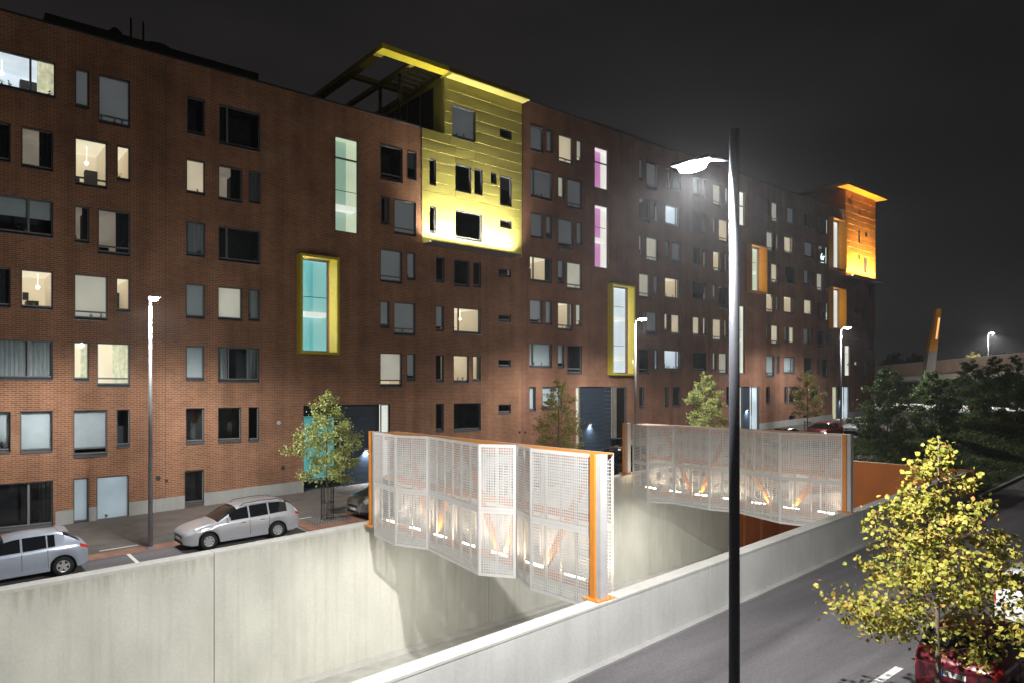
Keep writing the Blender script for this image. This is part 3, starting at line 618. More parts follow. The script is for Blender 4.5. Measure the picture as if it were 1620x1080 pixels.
RIGHT = [
 (839, 859, 199.5, 239, 'G', ''), (864.5, 874, 207.5, 243, 'G', ''), (884, 906, 214.5, 259, 'E', 't'), (912, 921, 222.5, 257, 'C', ''),
 (839, 873, 268, 311, 'G', 'n'), (883, 892.5, 280, 314, 'C', ''), (897.5, 920.5, 284, 329, 'G', 't'),
 (839, 859, 336, 375, 'G', ''), (864, 873, 341, 377, 'G', ''), (883, 907, 345.5, 392, 'G', 't'), (912, 921, 351, 387, 'G', ''),
 (838, 873, 406, 445, 'L', 'n'), (882.5, 892.5, 411, 447, 'G', ''), (897, 920.5, 415, 458, 'C', 't'),
 (838, 858, 474, 512, 'G', ''), (863, 873, 476, 513, 'G', ''), (882.5, 906, 479, 522, 'L', 't'), (911, 920, 481, 516, 'C', ''),
 (837.5, 873, 542.5, 580, 'B', 'n'), (882.5, 892.5, 544, 581, 'H', ''), (897, 920.5, 545.5, 590, 'D', 't'),
 (837.5, 847.5, 611, 649, 'B', ''), (858, 889, 611, 645, 'B', ''),
 (1011, 1017, 254.5, 285, 'G', ''), (1022.5, 1039.5, 258, 299, 'G', 't'), (1054, 1060, 268, 299, 'D', ''), (1064, 1077, 270, 300, 'G', ''), (1096, 1106, 282, 311, 'G', ''), (1111, 1117, 285, 313, 'G', ''), (1128, 1141.5, 291, 325, 'C', 't'), (1147, 1153, 296, 323, 'C', ''),
 (1011, 1028, 314, 352, 'M', 't'), (1034, 1041, 319, 350, 'M', ''), (1052.5, 1075.5, 325, 356, 'W', 'o'), (1096, 1117, 336, 367, 'N', ''), (1128, 1133, 345, 371, 'C', ''), (1137, 1152.5, 347, 382, 'E', 't'),
 (1011, 1016, 373, 404, 'C', ''), (1022.5, 1041, 376, 413, 'C', 't'), (1053, 1059, 382.5, 411, 'G', ''), (1063, 1077, 385, 414, 'G', ''), (1097, 1106, 391, 420, 'D', ''), (1111, 1117.5, 394, 423, 'D', ''), (1128, 1141, 399, 431, 'L', 't'), (1146, 1152, 401, 429, 'G', ''),
 (1011, 1028, 433, 471, 'C', 't'), (1034, 1041, 436, 467, 'G', ''), (1052, 1076, 439.5, 472, 'L', 'o'), (1096, 1117.5, 447, 476, 'N', ''), (1127.5, 1132.5, 451, 474, 'C', ''), (1136, 1152, 451, 486, 'M', 't'),
 (1011, 1016, 494, 524, 'D', ''), (1022.5, 1040, 495, 532, 'G', 't'), (1051, 1057.5, 497, 525, 'E', ''), (1062, 1076, 497.5, 528, 'E', ''), (1096, 1107.5, 501, 530, 'E', ''), (1112, 1117.5, 502.5, 531, 'E', ''), (1127.5, 1142, 504.5, 538, 'E', 't'), (1146, 1150.5, 506, 533, 'E', ''),
 (1011, 1028, 552, 591, 'D', 't'), (1034, 1041, 553, 585, 'N', ''), (1051, 1077, 554, 585, 'W', 'o'), (1096, 1117, 556, 585, 'N', ''), (1127.5, 1133, 557, 585, 'C', ''), (1137, 1151, 558, 591, 'C', 't'),
 (1011, 1019, 611, 645, 'B', ''), (1052, 1058, 611, 643, 'B', ''), (1064, 1076, 611, 642, 'B', ''), (1096, 1104, 611, 642, 'B', ''), (1111, 1117, 611, 641, 'B', ''), (1149, 1153, 611, 641, 'D', ''),
 (1213, 1217, 318, 342, 'G', ''), (1220.6, 1231, 320, 351, 'C', 't'), (1244, 1257, 327, 353, 'G', 'n'), (1272, 1280, 336, 360, 'D', ''), (1284, 1287.5, 339, 361, 'D', ''), (1294, 1304, 344, 371, 'N', ''), (1307, 1311, 346, 370, 'D', ''),
 (1212.6, 1223.6, 367, 397, 'C', 't'), (1228, 1232, 370, 395, 'C', ''), (1240.5, 1255.5, 374, 400, 'E', 'o'), (1272.7, 1286, 382.6, 408, 'G', ''), (1295, 1310, 390, 418, 'M', ''),
 (1213, 1216.5, 416, 441, 'D', ''), (1220, 1231, 417, 448, 'E', 't'), (1242, 1258, 420, 447, 'N', 'n'), (1272, 1280, 427, 451, 'G', ''), (1283, 1287, 429, 452, 'D', ''), (1292, 1302, 432, 460, 'C', 't'), (1307, 1311, 434, 459, 'D', ''),
 (1212, 1224, 465, 495, 'L', 't'), (1228, 1232, 466, 491, 'G', ''), (1240, 1255, 468, 494, 'L', ''), (1272, 1285, 473.6, 497, 'E', ''), (1294, 1299, 476, 500, 'D', ''), (1302, 1311, 477, 506, 'N', 't'),
 (1212, 1215.5, 514, 539, 'C', ''), (1220, 1232, 515, 546, 'E', 't'), (1241, 1246, 516, 542, 'G', ''), (1248.5, 1257, 516, 542, 'E', ''), (1271, 1280, 519, 544, 'G', ''), (1283, 1286, 520, 544, 'D', ''), (1292.6, 1303, 521.5, 550, 'M', 't'), (1307, 1311, 522, 547, 'D', ''),
 (1212, 1225, 562, 595, 'B', 't'), (1228, 1233, 563, 590, 'N', ''), (1240, 1257, 564, 590, 'B', 'o'), (1272, 1285, 565, 590, 'B', ''), (1293, 1297, 566, 591, 'B', ''), (1300, 1310, 567, 596, 'N', 't'),
 (1212, 1218, 611, 639, 'D', ''), (1241, 1246, 611, 637, 'D', ''), (1248.5, 1257.5, 611, 637, 'B', ''), (1282, 1296, 611, 636, 'B', ''), (1306, 1309.5, 611, 636, 'N', ''),
 (1374.5, 1383, 449, 470, 'N', 'n'), (1366, 1370, 489, 513, 'D', ''), (1374.5, 1383, 530, 551, 'N', 'n'), (1365, 1370, 569, 595, 'N', '')]
for w in RIGHT: place('R', *w)
for yt, yb in ((447, 454), (488.6, 495.6), (530, 537), (571.5, 578.5)): place('R', 1352, 1357.5, yt, yb, 'D', '', False)
for a, c in ((1248.5, 1257.5), (1271, 1280), (1288, 1297)): place('R', a, c, 656, 665.5, 'D', '', False, False)
OWIN = [(1341.5, 1347.5, 302, 321), (1357.5, 1361.5, 322, 341), (1368.5, 1371.5, 325, 335), (1357.5, 1360, 363, 385), (1368.5, 1371.5, 367, 375), (1357.5, 1360, 403, 411), (1366.5, 1371, 408, 432)]
for a, c, yt, yb in OWIN: place('R', a, c, yt, yb, 'D', '', False, False)

def stairwell(wing, x0, x1, yt, yb, left, right, slabs, frac=.5, mull=(), trans=()):
    Y = YL if wing == 'L' else YR
    X0, X1 = on_facade(x0, Y), on_facade(x1, Y); d = depth((X0 + X1) / 2, Y); Z1, Z0 = zat(yt, d), zat(yb, d)
    fw = .06; ya, yb_ = Y + .10, Y + .18
    f = MB(); f.box(X0, ya, Z0, X0 + fw, yb_, Z1).box(X1 - fw, ya, Z0, X1, yb_, Z1).box(X0 + fw, ya, Z0, X1 - fw, yb_, Z0 + fw).box(X0 + fw, ya, Z1 - fw, X1 - fw, yb_, Z1)
    for t in trans: z = zat(t, d); f.box(X0 + fw, ya, z - .045, X1 - fw, yb_, z + .045)
    w = f.build('stairwell_window', FRAME, bld)
    MB().quad((X0 + fw, Y + .14, Z0 + fw), (X1 - fw, Y + .14, Z0 + fw), (X1 - fw, Y + .14, Z1 - fw), (X0 + fw, Y + .14, Z1 - fw)).build('pane', GLASS, w)
    e = Y + .85; f0 = Y + .2; sh = (e - Y - .14) * (X0 / Y); xm = X0 + (X1 - X0) * frac + sh; a, b = X0 - .05, X1 + sh + .25; zl, zh = Z0 + .01, Z1 - .01
    multi('stair_hall', [(((a, e, zl), (xm, e, zl), (xm, e, zh), (a, e, zh)), 0), (((xm, e, zl), (b, e, zl), (b, e, zh), (xm, e, zh)), 1), (((b, e, zl), (b, f0, zl), (b, f0, zh), (b, e, zh)), 1),
                         (((a, f0, zl), (a, e, zl), (a, e, zh), (a, f0, zh)), 0), (((a, f0, zh), (a, e, zh), (b, e, zh), (b, f0, zh)), 1), (((a, e, zl), (a, f0, zl), (b, f0, zl), (b, e, zl)), 1)], [left, right], w)
    for s in slabs:
        z = zat(s, d); MB().box(X0 + .02, Y + .22, z - .13, X1 - .02, Y + .8, z + .13).build('landing_slab', STAIRW, w)
        MB().tube((X0, Y + .32, z + .95), (X1, Y + .32, z + .95), .018, .018, 6).build('handrail', BLACK, w)
    HOLES[wing].append((X0, X1, Z0, Z1))
    return w, (X0, X1, Z0, Z1)
stairwell('L', 530.6, 567.5, 218, 368, STAIRG2, STAIRG, (328,), .5, (), (252,))
stairwell('R', 941, 963, 234, 299, STAIRP, STAIRW, (), .5, (), (258,))
stairwell('R', 941, 963, 325, 424, STAIRP, STAIRW, (379,), .5)
stairwell('R', 1169.5, 1178.5, 303, 357, STAIRW, STAIRW, (), .5, (), (326,))
stairwell('R', 1170, 1178.5, 484, 590, STAIRG, STAIRW, (538,), .5)
stairwell('R', 1336.5, 1345, 546, 594, STAIRW, STAIRW, (573,), .5)
def bay(wing, xo0, xo1, yt, yb, xg0, xg1, left, right, slabs, m, deep=.5, th=.13):
    Y = YL if wing == 'L' else YR
    A, B = on_facade(xo0, Y - deep), on_facade(xo1, Y - deep); d = depth((A + B) / 2, Y - deep); T, Bo = zat(yt, d), zat(yb, d)
    xr = min(B - th - .25, on_facade(xg1 + (xg1 - xg0) * .06, Y))
    gw, (X0, X1, Z0, Z1) = stairwell(wing, *[PX0 + FPX * ((x * SINY - Y * COSY) / depth(x, Y)) for x in (A + th + .03, xr)],
              HOR - (T - th - .03 - ZC) * FPX / depth((A + B) / 2, Y), HOR - (Bo + th + .03 - ZC) * FPX / depth((A + B) / 2, Y), left, right, slabs, .5)
    f = MB()
    f.box(A, Y - deep, Bo, A + th, Y - .004, T).box(B - th, Y - deep, Bo, B, Y - .004, T)
    f.box(A + th, Y - deep + .002, Bo, B - th, Y - .004, Bo + th).box(A + th, Y - deep + .002, T - th, B - th, Y - .004, T)
    o = f.build('bay_frame', m, bld)
    MB().box(A + th + .02, Y - .10, Bo + th + .01, A + th + .07, Y - .006, T - th - .01).build('inner_trim', FRAME, o)
    MB().hexa([(xr + .02, Y - .03, z) if k == 0 else (B - th - .02, Y - deep + .03, z) if k == 1 else (B - th - .004, Y - deep + .03, z) if k == 2 else (B - th - .004, Y - .008, z) for z in (Bo + th + .004, T - th - .004) for k in (0, 1, 2, 3)]).build('splayed_jamb', m, o)
    n = 4; hh = (T - Bo - 2 * th - .2) / n; og = ORG[bld.name]
    MB().box(A + th + .003, Y - deep * .62, Bo + th + .1, A + th + .018, Y - deep * .5, T - th - .1).build('led_strip', PENDANT, o)
    for i in range(n):
        li = bpy.data.lights.new('bay_light', 'AREA'); li.shape = 'RECTANGLE'; li.size = .06; li.size_y = hh; li.energy = 16; li.color = (1, .92, .75)
        lo = bpy.data.objects.new('bay_light', li); COL.objects.link(lo); lo.parent = o; lo.rotation_euler = (R(90), 0, R(-90))
        lo.rotation_euler = (0, R(-90), 0); lo.location = (A + th + .03 - og[0], Y - deep * .56 - og[1], Bo + th + .1 + hh * (i + .5) - og[2])
        li.size, li.size_y = hh, .06
    return o
bay('L', 475.5, 537.5, 404.5, 560, 484, 518, STAIRT, STAIRT2, (497,), YFRAME)
bay('R', 969, 1005.5, 450, 593, 976, 992, STAIRC, STAIRC, (504, 566), YFRAME)
bay('R', 1189, 1214.5, 388, 463, 1193, 1200, STAIRW, STAIRG, (430,), OFRAME)
bay('R', 1318, 1339.5, 455, 521, 1322, 1327, STAIRW, STAIRW, (), OFRAME)
bay('R', 1318, 1340, 346, 427, 1322, 1327, STAIRW, STAIRW, (), OFRAME)

# entrance recesses at street level
PORTALS = []
def portal(wing, x0, x1, yt, parts):
    Y = YL if wing == 'L' else YR
    X0, X1 = on_facade(x0, Y), on_facade(x1, Y); d = depth((X0 + X1) / 2, Y); Z1 = zat(yt, d); Z0 = zs((X0 + X1) / 2) - .25
    HOLES[wing].append((X0, X1, Z0, Z1)); PORTALS.append((wing, X0, X1))
    dep = 1.0; e = Y + dep; W = X1 - X0
    ent = multi('entrance', [(((X0, e, Z0), (X1, e, Z0), (X1, e, Z1), (X0, e, Z1)), 0), (((X0, Y, Z0), (X0, e, Z0), (X0, e, Z1), (X0, Y, Z1)), 0), (((X1, e, Z0), (X1, Y, Z0), (X1, Y, Z1), (X1, e, Z1)), 0),
                        (((X0, Y, Z1), (X0, e, Z1), (X1, e, Z1), (X1, Y, Z1)), 0)], [NAVY], bld)
    zg = zs((X0 + X1) / 2)
    for kind, u0, u1, v0, v1, *m in parts:
        a, b = X0 + W * u0, X0 + W * u1; c, dd = zg + (Z1 - zg) * v0, zg + (Z1 - zg) * v1
        if kind == 'glass':
            f = MB(); t = .05
            f.box(a, e - .10, c, a + t, e - .02, dd).box(b - t, e - .10, c, b, e - .02, dd).box(a + t, e - .10, c, b - t, e - .02, c + t).box(a + t, e - .10, dd - t, b - t, e - .02, dd)
            w = f.build('window', FRAME, ent)
            mb = MB().quad((a + t, e - .03, c + t), (b - t, e - .03, c + t), (b - t, e - .03, dd - t), (a + t, e - .03, dd - t)).build('lit_glass', m[0], ent)
            MB().quad((a + t, e - .07, c + t), (b - t, e - .07, c + t), (b - t, e - .07, dd - t), (a + t, e - .07, dd - t)).build('pane', GLASS, ent)
        elif kind == 'front':               # glazing flush with the brick
            f = MB(); t = .05
            f.box(a, Y + .05, c, a + t, Y + .13, dd).box(b - t, Y + .05, c, b, Y + .13, dd).box(a + t, Y + .05, c, b - t, Y + .13, c + t).box(a + t, Y + .05, dd - t, b - t, Y + .13, dd)
            w = f.build('window', FRAME, ent)
            MB().quad((a + t, Y + .09, c + t), (b - t, Y + .09, c + t), (b - t, Y + .09, dd - t), (a + t, Y + .09, dd - t)).build('pane', GLASS, ent)
            yy = Y + .22 if b - a < 1.4 else e - .04; MB().quad((a, yy, c), (b, yy, c), (b, yy, dd), (a, yy, dd)).build('lit_hall', m[0], ent)
        elif kind == 'panel':               # navy boarding set forward
            n = max(2, int((dd - c) / .32))
            for i in range(n):
                z0, z1 = c + (dd - c) * i / n, c + (dd - c) * (i + 1) / n - .012
                MB().box(a, Y + .18, z0, b, Y + .26, z1).build('board', NAVY, ent)
        elif kind == 'strip':
            MB().box(a, Y + .10, c, a + .04, Y + .178, dd).box(b - .04, Y + .10, c, b, Y + .178, dd).box(a + .041, Y + .10, dd - .04, b - .041, Y + .178, dd).build('window', FRAME, ent)
            MB().box(a + .041, Y + .13, c, b - .041, Y + .176, dd - .041).build('lit_glass', m[0], ent)
        elif kind == 'lamp':
            x = (a + b) / 2
            MB().box(x - .11, Y + .02, c, x + .11, Y + .178, c + .12).build('wall_lamp', FRAME, ent)
            MB().box(x - .09, Y + .04, c - .012, x + .09, Y + .16, c - .002).build('lamp_glow', PENDANT, ent)
            li = bpy.data.lights.new('entrance_light', 'AREA'); li.shape = 'RECTANGLE'; li.size = .2; li.size_y = .1; li.energy = 60; li.color = (.85, .93, 1); li.spread = R(110)
            lo = bpy.data.objects.new('entrance_light', li); COL.objects.link(lo); lo.parent = ent
            o = ORG[bld.name]; lo.location = (x - o[0], Y + .09 - o[1], c - .02 - o[2])
    return ent
portal('L', 480, 617, 639.5, [('front', .0, .42, .10, .86, STAIRT), ('panel', .43, .885, .0, .995), ('front', .89, .995, .0, .995, STAIRW), ('lamp', .70, .74, .42, .5), ('strip', .765, .835, .0, .60, STAIRW)])
portal('R', 911, 991, 611, [('front', .0, .09, .0, .995, BLINDL2), ('panel', .13, .72, .0, .995), ('front', .73, .99, .18, .995, DIM), ('lamp', .27, .32, .42, .5)])
portal('R', 1170.6, 1201, 611, [('front', .0, .14, .0, .995, STAIRW), ('panel', .16, .60, .0, .995), ('front', .62, .99, .0, .995, STAIRC), ('lamp', .40, .46, .48, .5)])
portal('R', 1317, 1344, 611, [('front', .0, .30, .0, .995, CURTL), ('panel', .32, .66, .0, .995), ('front', .68, .99, .0, .995, STAIRC), ('lamp', .5, .55, .58, .6)])

# brick skins with real openings and reveals
def brick_skin(wing, x0, x1, z1, m):
    Y = YL if wing == 'L' else YR; H = [h for h in HOLES[wing]]
    zlo = -2.2
    xs = sorted({x0, x1} | {h[0] for h in H} | {h[1] for h in H}); zz = sorted({zlo, z1} | {h[2] for h in H if h[2] < z1} | {h[3] for h in H if h[3] < z1})
    xs = [x for x in xs if x0 <= x <= x1]
    mb = MB()
    for a, b in zip(xs, xs[1:]):
        if b - a < 1e-6: continue
        xm = (a + b) / 2; hs = [h for h in H if h[0] < xm < h[1]]; run = None
        for c, d in zip(zz, zz[1:]):
            zm = (c + d) / 2; hole = any(h[2] < zm < h[3] for h in hs)
            if not hole: run = (run[0], d) if run else (c, d)
            if (hole or d == zz[-1]) and run:
                mb.quad((a, Y, run[0]), (b, Y, run[0]), (b, Y, run[1]), (a, Y, run[1])); run = None
    for a, b, c, d in H:
        t = Y + .20
        mb.quad((a, Y, c), (a, Y, d), (a, t, d), (a, t, c)).quad((b, Y, d), (b, Y, c), (b, t, c), (b, t, d)).quad((a, Y, d), (b, Y, d), (b, t, d), (a, t, d)).quad((b, Y, c), (a, Y, c), (a, t, c), (b, t, c))
    return mb.build('brick_wall', m, bld)
YC0, YC1 = on_facade(667, YL), XS            # yellow tower: lower cladding
YP0 = on_facade(703, YL)                     # penthouse corner
ZY0 = ZC + 8.72; ZCAN = ZC + 19.14
brick_skin('L', -14, XS, ZRL, BRICK)
OX0, OX1 = on_facade(1337, YR), XE
ZO0 = ZC + 12.35; ZOC = ZC + 21.9
brick_skin('R', XS, XE, ZRR, BRICK2)
# shell behind the skins
MB().box(-14, YL + 3.2, -2.2, XS, 50, ZRL - .25).build('left_core', ROOFING, bld)
MB().box(XS, YR + 3.2, -2.2, XE - .1, 50, ZRR - .25).build('right_core', ROOFING, bld)
MB().quad((-14, YL, ZRL - .2), (XS, YL, ZRL - .2), (XS, 50, ZRL - .2), (-14, 50, ZRL - .2)).build('roof', ROOFING, bld)
MB().quad((XS, YR, ZRR - .2), (XE, YR, ZRR - .2), (XE, 50, ZRR - .2), (XS, 50, ZRR - .2)).build('roof', ROOFING, bld)
MB().quad((XE, YR, -2.2), (XE, 50, -2.2), (XE, 50, ZRR), (XE, YR, ZRR)).build('end_wall', BRICK2, bld)
MB().quad((XS, YR + .01, ZRL - .2), (XS, 50, ZRL - .2), (XS, 50, ZRR - .21), (XS, YR + .01, ZRR - .21)).build('return_wall', BRICK2, bld)
MB().box(-14, YL - .05, ZRL, YC0 - .01, YL + .4, ZRL + .09).build('roof_edge', COPING, bld)
MB().box(XS + .02, YR - .05, ZRR, OX0 - .02, YR + .4, ZRR + .09).build('roof_edge', COPING, bld)
# concrete plinth following the slope, broken at the entrances
def plinth(wing, a, b):
    Y = YL if wing == 'L' else YR; h = .62
    MB().hexa([(a, Y - .03, zs(a) - .4), (b, Y - .03, zs(b) - .4), (b, Y - .002, zs(b) - .4), (a, Y - .002, zs(a) - .4), (a, Y - .03, zs(a) + h), (b, Y - .03, zs(b) + h), (b, Y - .002, zs(b) + h), (a, Y - .002, zs(a) + h)]).build('plinth', PLINTH, bld)
br = sorted(PORTALS, key=lambda p: p[1]); x = 4.3
segs = [('L', -14, 1.0), ('L', 4.35, 5.45), ('L', 5.5, 8.0), ('L', 8.02, br[0][1])]
for (w0, _, e), (w1, s, _) in zip(br, br[1:] + [('R', XE, XE)]):
    if w0 == 'L': segs += [('L', e, XS - .02), ('R', XS, s)]
    else: segs.append(('R', e, s))
wl_holes = [h for h in HOLES['L'] if h[2] < zs(h[0]) + .6]
for w, a, b in segs:
    cuts_ = sorted([(max(a, h[0]), min(b, h[1])) for h in (wl_holes if w == 'L' else []) if h[1] > a and h[0] < b and h[3] - h[2] < 3.2])
    cur = a
    for c0, c1 in cuts_:
        if c0 - cur > .05: plinth(w, cur, c0)
        cur = c1
    while b - cur > .05:
        nx = min(b, cur + 6.0); plinth(w, cur, nx - (.012 if nx < b else 0)); cur = nx

# ---- yellow and orange clad towers: every sheet a panel of its own
def cladding(name, X0, X1, Z0, Z1, Y, cols, rowh, holes, m, seed):
    rnd = random.Random(seed)
    back = MB().quad((X0, Y - .012, Z0), (X1, Y - .012, Z0), (X1, Y - .012, Z0 + .02), (X0, Y - .012, Z0 + .02)).build(name, m, bld)
    n = max(1, round((Z1 - Z0) / rowh)); rh = (Z1 - Z0) / n
    for r in range(n):
        z0, z1 = Z0 + r * rh, Z0 + (r + 1) * rh
        sh = rnd.uniform(-.5, .5)
        cs = [X0] + [min(X1 - .4, max(X0 + .4, c + (sh if rnd.random() < .4 else 0))) for c in cols] + [X1]
        full = [h for h in holes if h[2] <= z0 + .005 and h[3] >= z1 - .005 and h[0] < X1 and h[1] > X0]
        cs = sorted(set(cs) | {v for h in full for v in h[:2] if X0 < v < X1})
        for a, b in zip(cs, cs[1:]):
            if b - a < .06 or any(h[0] - .001 <= a and b <= h[1] + .001 for h in full): continue
            a2, b2 = a + .008, b - .008; zb, zt = z0 + .008, z1 - .008
            hs = [h for h in holes if h[0] < b2 and h[1] > a2 and h[2] < zt and h[3] > zb]
            xs = sorted({a2, b2} | {min(b2, max(a2, v)) for h in hs for v in h[:2]}); zz = sorted({zb, zt} | {min(zt, max(zb, v)) for h in hs for v in h[2:]})
            o0 = rnd.uniform(.040, .062); o1 = rnd.uniform(.024, .030); bul = [rnd.uniform(-.004, .007) for _ in xs]
            def P(i, z):
                t = (z - zb) / (zt - zb); return (xs[i], Y - (o0 * (1 - t) + o1 * t) - bul[i] * math.sin(math.pi * t), z)
            mb = MB()
            zz = sorted(set(zz) | {zb + (zt - zb) * .35, zb + (zt - zb) * .7})
            for i in range(len(xs) - 1):
                for c, d in zip(zz, zz[1:]):
                    xm, zm = (xs[i] + xs[i + 1]) / 2, (c + d) / 2
                    if any(h[0] < xm < h[1] and h[2] < zm < h[3] for h in hs): continue
                    mb.quad(P(i, c), P(i + 1, c), P(i + 1, d), P(i, d))
                    if c == zb: mb.quad((xs[i], Y - .012, c), (xs[i + 1], Y - .012, c), P(i + 1, c), P(i, c))
                    if d == zt: mb.quad(P(i, d), P(i + 1, d), (xs[i + 1], Y - .012, d), (xs[i], Y - .012, d))
            if mb.f: mb.build('cladding_panel', m, back)
    return back
yc = [on_facade(p, YL) for p in (720, 752, 789)]
yh = HOLES['L']
cladding('yellow_cladding', YC0, XS - .01, ZY0, ZRL + .02, YL, yc, .60, yh, YCLAD, 3)
pent = MB()                                  # penthouse front wall behind its panels, with the opening
ph = [h for h in yh if h[3] > ZRL]
for a, b, c, d in ((YP0, XS, ZRL, ZCAN),):
    xs = sorted({a, b} | {v for h in ph for v in h[:2] if a < v < b}); zz = sorted({c, d} | {v for h in ph for v in h[2:] if c < v < d})
    for i, j in zip(xs, xs[1:]):
        for k_, l_ in zip(zz, zz[1:]):
            if not any(h[0] < (i + j) / 2 < h[1] and h[2] < (k_ + l_) / 2 < h[3] for h in ph): pent.quad((i, YL, k_), (j, YL, k_), (j, YL, l_), (i, YL, l_))
pent.quad((YP0, 45, ZRL - .2), (YP0, YL, ZRL - .2), (YP0, YL, ZCAN), (YP0, 45, ZCAN))
pent.build('penthouse_wall', YCLAD, bld)
cladding('penthouse_cladding', YP0, XS - .01, ZRL + .03, ZCAN - .01, YL, [on_facade(715, YL), on_facade(752, YL), on_facade(790, YL)], .68, yh, YCLAD, 5)
pw2 = MB()
for i in range(5): pw2.box(YP0 - .05, YL + 1.2 + i * 1.6, ZRL, YP0 - .01, YL + 2.6 + i * 1.6, ZCAN - .3)
pw2.build('terrace_panels', DARKSTEEL, bld)
CX0, CX1, CY0, CY1 = 19.87, 31.05, 35.15, 46.0
can = MB().box(YP0 - .2, CY0, ZCAN, CX1, CY1, ZCAN + .28).build('canopy', OLIVE, bld)
MB().box(CX0, CY0, ZCAN, YP0 - .203, CY0 + .75, ZCAN + .28).build('front_beam', YFRAME, can)
MB().box(CX0, CY0 + .752, ZCAN, CX0 + .55, CY1, ZCAN + .28).build('side_beam', OLIVE, can)
MB().box(CX0 + .552, 39.6, ZCAN + .02, YP0 - .203, 40.0, ZCAN + .26).build('cross_beam', OLIVE, can)
MB().box(22.2, CY0 + .752, ZCAN + .02, 22.5, 39.598, ZCAN + .26).build('cross_beam', OLIVE, can)
MB().box(22.2, 40.002, ZCAN + .02, 22.5, CY1, ZCAN + .26).build('cross_beam', OLIVE, can)
for i in range(5): MB().box(22.502, 36.6 + i * .62, ZCAN + .06, YP0 - .203, 36.72 + i * .62, ZCAN + .2).build('slat', OLIVE, can)
for x, y in ((CX0 + .3, 43.5), (22.35, 39.8), (22.35, YL + 1.4)): MB().box(x - .08, y - .08, ZRL - .2, x + .08, y + .08, ZCAN + .02).build('post', DARKSTEEL, can)
MB().box(18.5, 41.5, ZRL - .2, YP0 - .1, 41.6, ZRL + 2.0).build('terrace_screen', DARKSTEEL, bld)
MB().box(YP0 + .01, CY0 + .02, ZCAN - .04, CX1 - .02, YL - .08, ZCAN - .003).build('soffit', YCLAD, can)
oc = [on_facade(p, YR) for p in (1346, 1356, 1366, 1376)]
oh = HOLES['R']
cladding('orange_cladding', OX0, XE, ZO0, ZRR + .02, YR, oc, .62, oh, OCLAD, 9)
MB().quad((OX0 - 0, YR, ZRR - .2), (XE, YR, ZRR - .2), (XE, YR, ZOC), (OX0, YR, ZOC)).quad((OX0, 45, ZRR - .2), (OX0, YR, ZRR - .2), (OX0, YR, ZOC), (OX0, 45, ZOC)).build('penthouse_wall', OCLAD, bld)
cladding('penthouse_cladding', OX0, XE, ZRR + .03, ZOC - .01, YR, oc, .75, oh, OCLAD, 12)
can2 = MB().box(OX0 - 1.6, YR - 1.1, ZOC, XE + .75, 45, ZOC + .28).build('canopy', OFRAME, bld)
MB().box(66, 39, ZRR - .2, OX0 - .1, 44, ZRR + 1.7).build('roof_plant', DARKSTEEL, bld)
# linear uplights at the foot of the two clad towers
def uplight(x0, x1, z, Y, power, col, spread=100, off=.42):
    ch = MB().box(x0, Y - off - .06, z - .16, x1, Y - .02, z - .10).build('light_ledge', FRAME, bld)
    MB().box(x0, Y - off - .06, z - .098, x1, Y - off - .03, z - .02).build('ledge_lip', FRAME, ch)
    n = max(2, int((x1 - x0) / 1.1)); w = (x1 - x0) / n; o = ORG[bld.name]
    for i in range(n):
        xm = x0 + w * (i + .5)
        MB().box(xm - w * .42, Y - off + .10, z - .098, xm + w * .42, Y - off + .20, z - .06).build('led_bar', TUBE, ch)
        li = bpy.data.lights.new('uplight', 'AREA'); li.shape = 'RECTANGLE'; li.size = w * .84; li.size_y = .06; li.energy = power / n; li.color = col; li.spread = R(spread)
        lo = bpy.data.objects.new('uplight', li); COL.objects.link(lo); lo.parent = ch
        lo.location = (xm - o[0], Y - off + .15 - o[1], z - .05 - o[2]); lo.rotation_euler = (R(180 - 13), 0, 0)
uplight(YC0 + .1, XS - .8, ZY0, YL, 1050, (1.0, .94, .80), 105, .85)
uplight(OX0 + .1, XE - .1, ZO0, YR, 1900, (1.0, .80, .48), 105, .85)
# small roof pieces
MB().box(4.2, 38.0, ZRL - .2, 13.9, 42, ZRL + 1.35).build('roof_plant_screen', DARKSTEEL, bld)
MB().tube((7.2, 39, ZRL + 1.3), (7.2, 39, ZRL + 1.75), .22, .22, 12).tube((7.2, 39, ZRL + 1.8), (7.2, 39, ZRL + 2.0), .3, .12, 12).build('roof_vent', DARKSTEEL, bld)
for x in (7.75, 8.3):
    MB().path([(x, 38.4, ZRL), (x, 38.4, ZRL + 2.35), (x + .02, 38.48, ZRL + 2.5), (x + .08, 38.6, ZRL + 2.5), (x + .1, 38.68, ZRL + 2.35), (x + .1, 38.68, ZRL)], [.03] * 6, 6).build('ladder_hoop', DARKSTEEL, bld)
MB().tube((9.1, 39.2, ZRL + 1.2), (9.1, 39.2, ZRL + 1.7), .75, .7, 16).build('roof_hatch', DARKSTEEL, bld)
MB().box(15.0, 37.5, ZRL - .2, 15.8, 38.4, ZRL + .55).build('roof_vent', DARKSTEEL, bld)
MB().box(39.0, 37.0, ZRR - .2, 46.5, 40, ZRR + .75).build('roof_plant_screen', DARKSTEEL, bld)
for p_ in (262, 448, 826.3, 1088, 1206):
    xj = on_facade(p_, YL); hl_ = HOLES['L'] + HOLES['R']
    if not any(h[0] - .03 < xj < h[1] + .03 for h in hl_):
        top_ = ZRL if xj < XS else ZRR
        MB().box(xj - .009, YL - .004, zs(xj) + .63, xj + .009, YL + .004, (ZY0 - .2 if YC0 < xj < XS + .1 else top_ - .01)).build('movement_joint', LINING, bld)
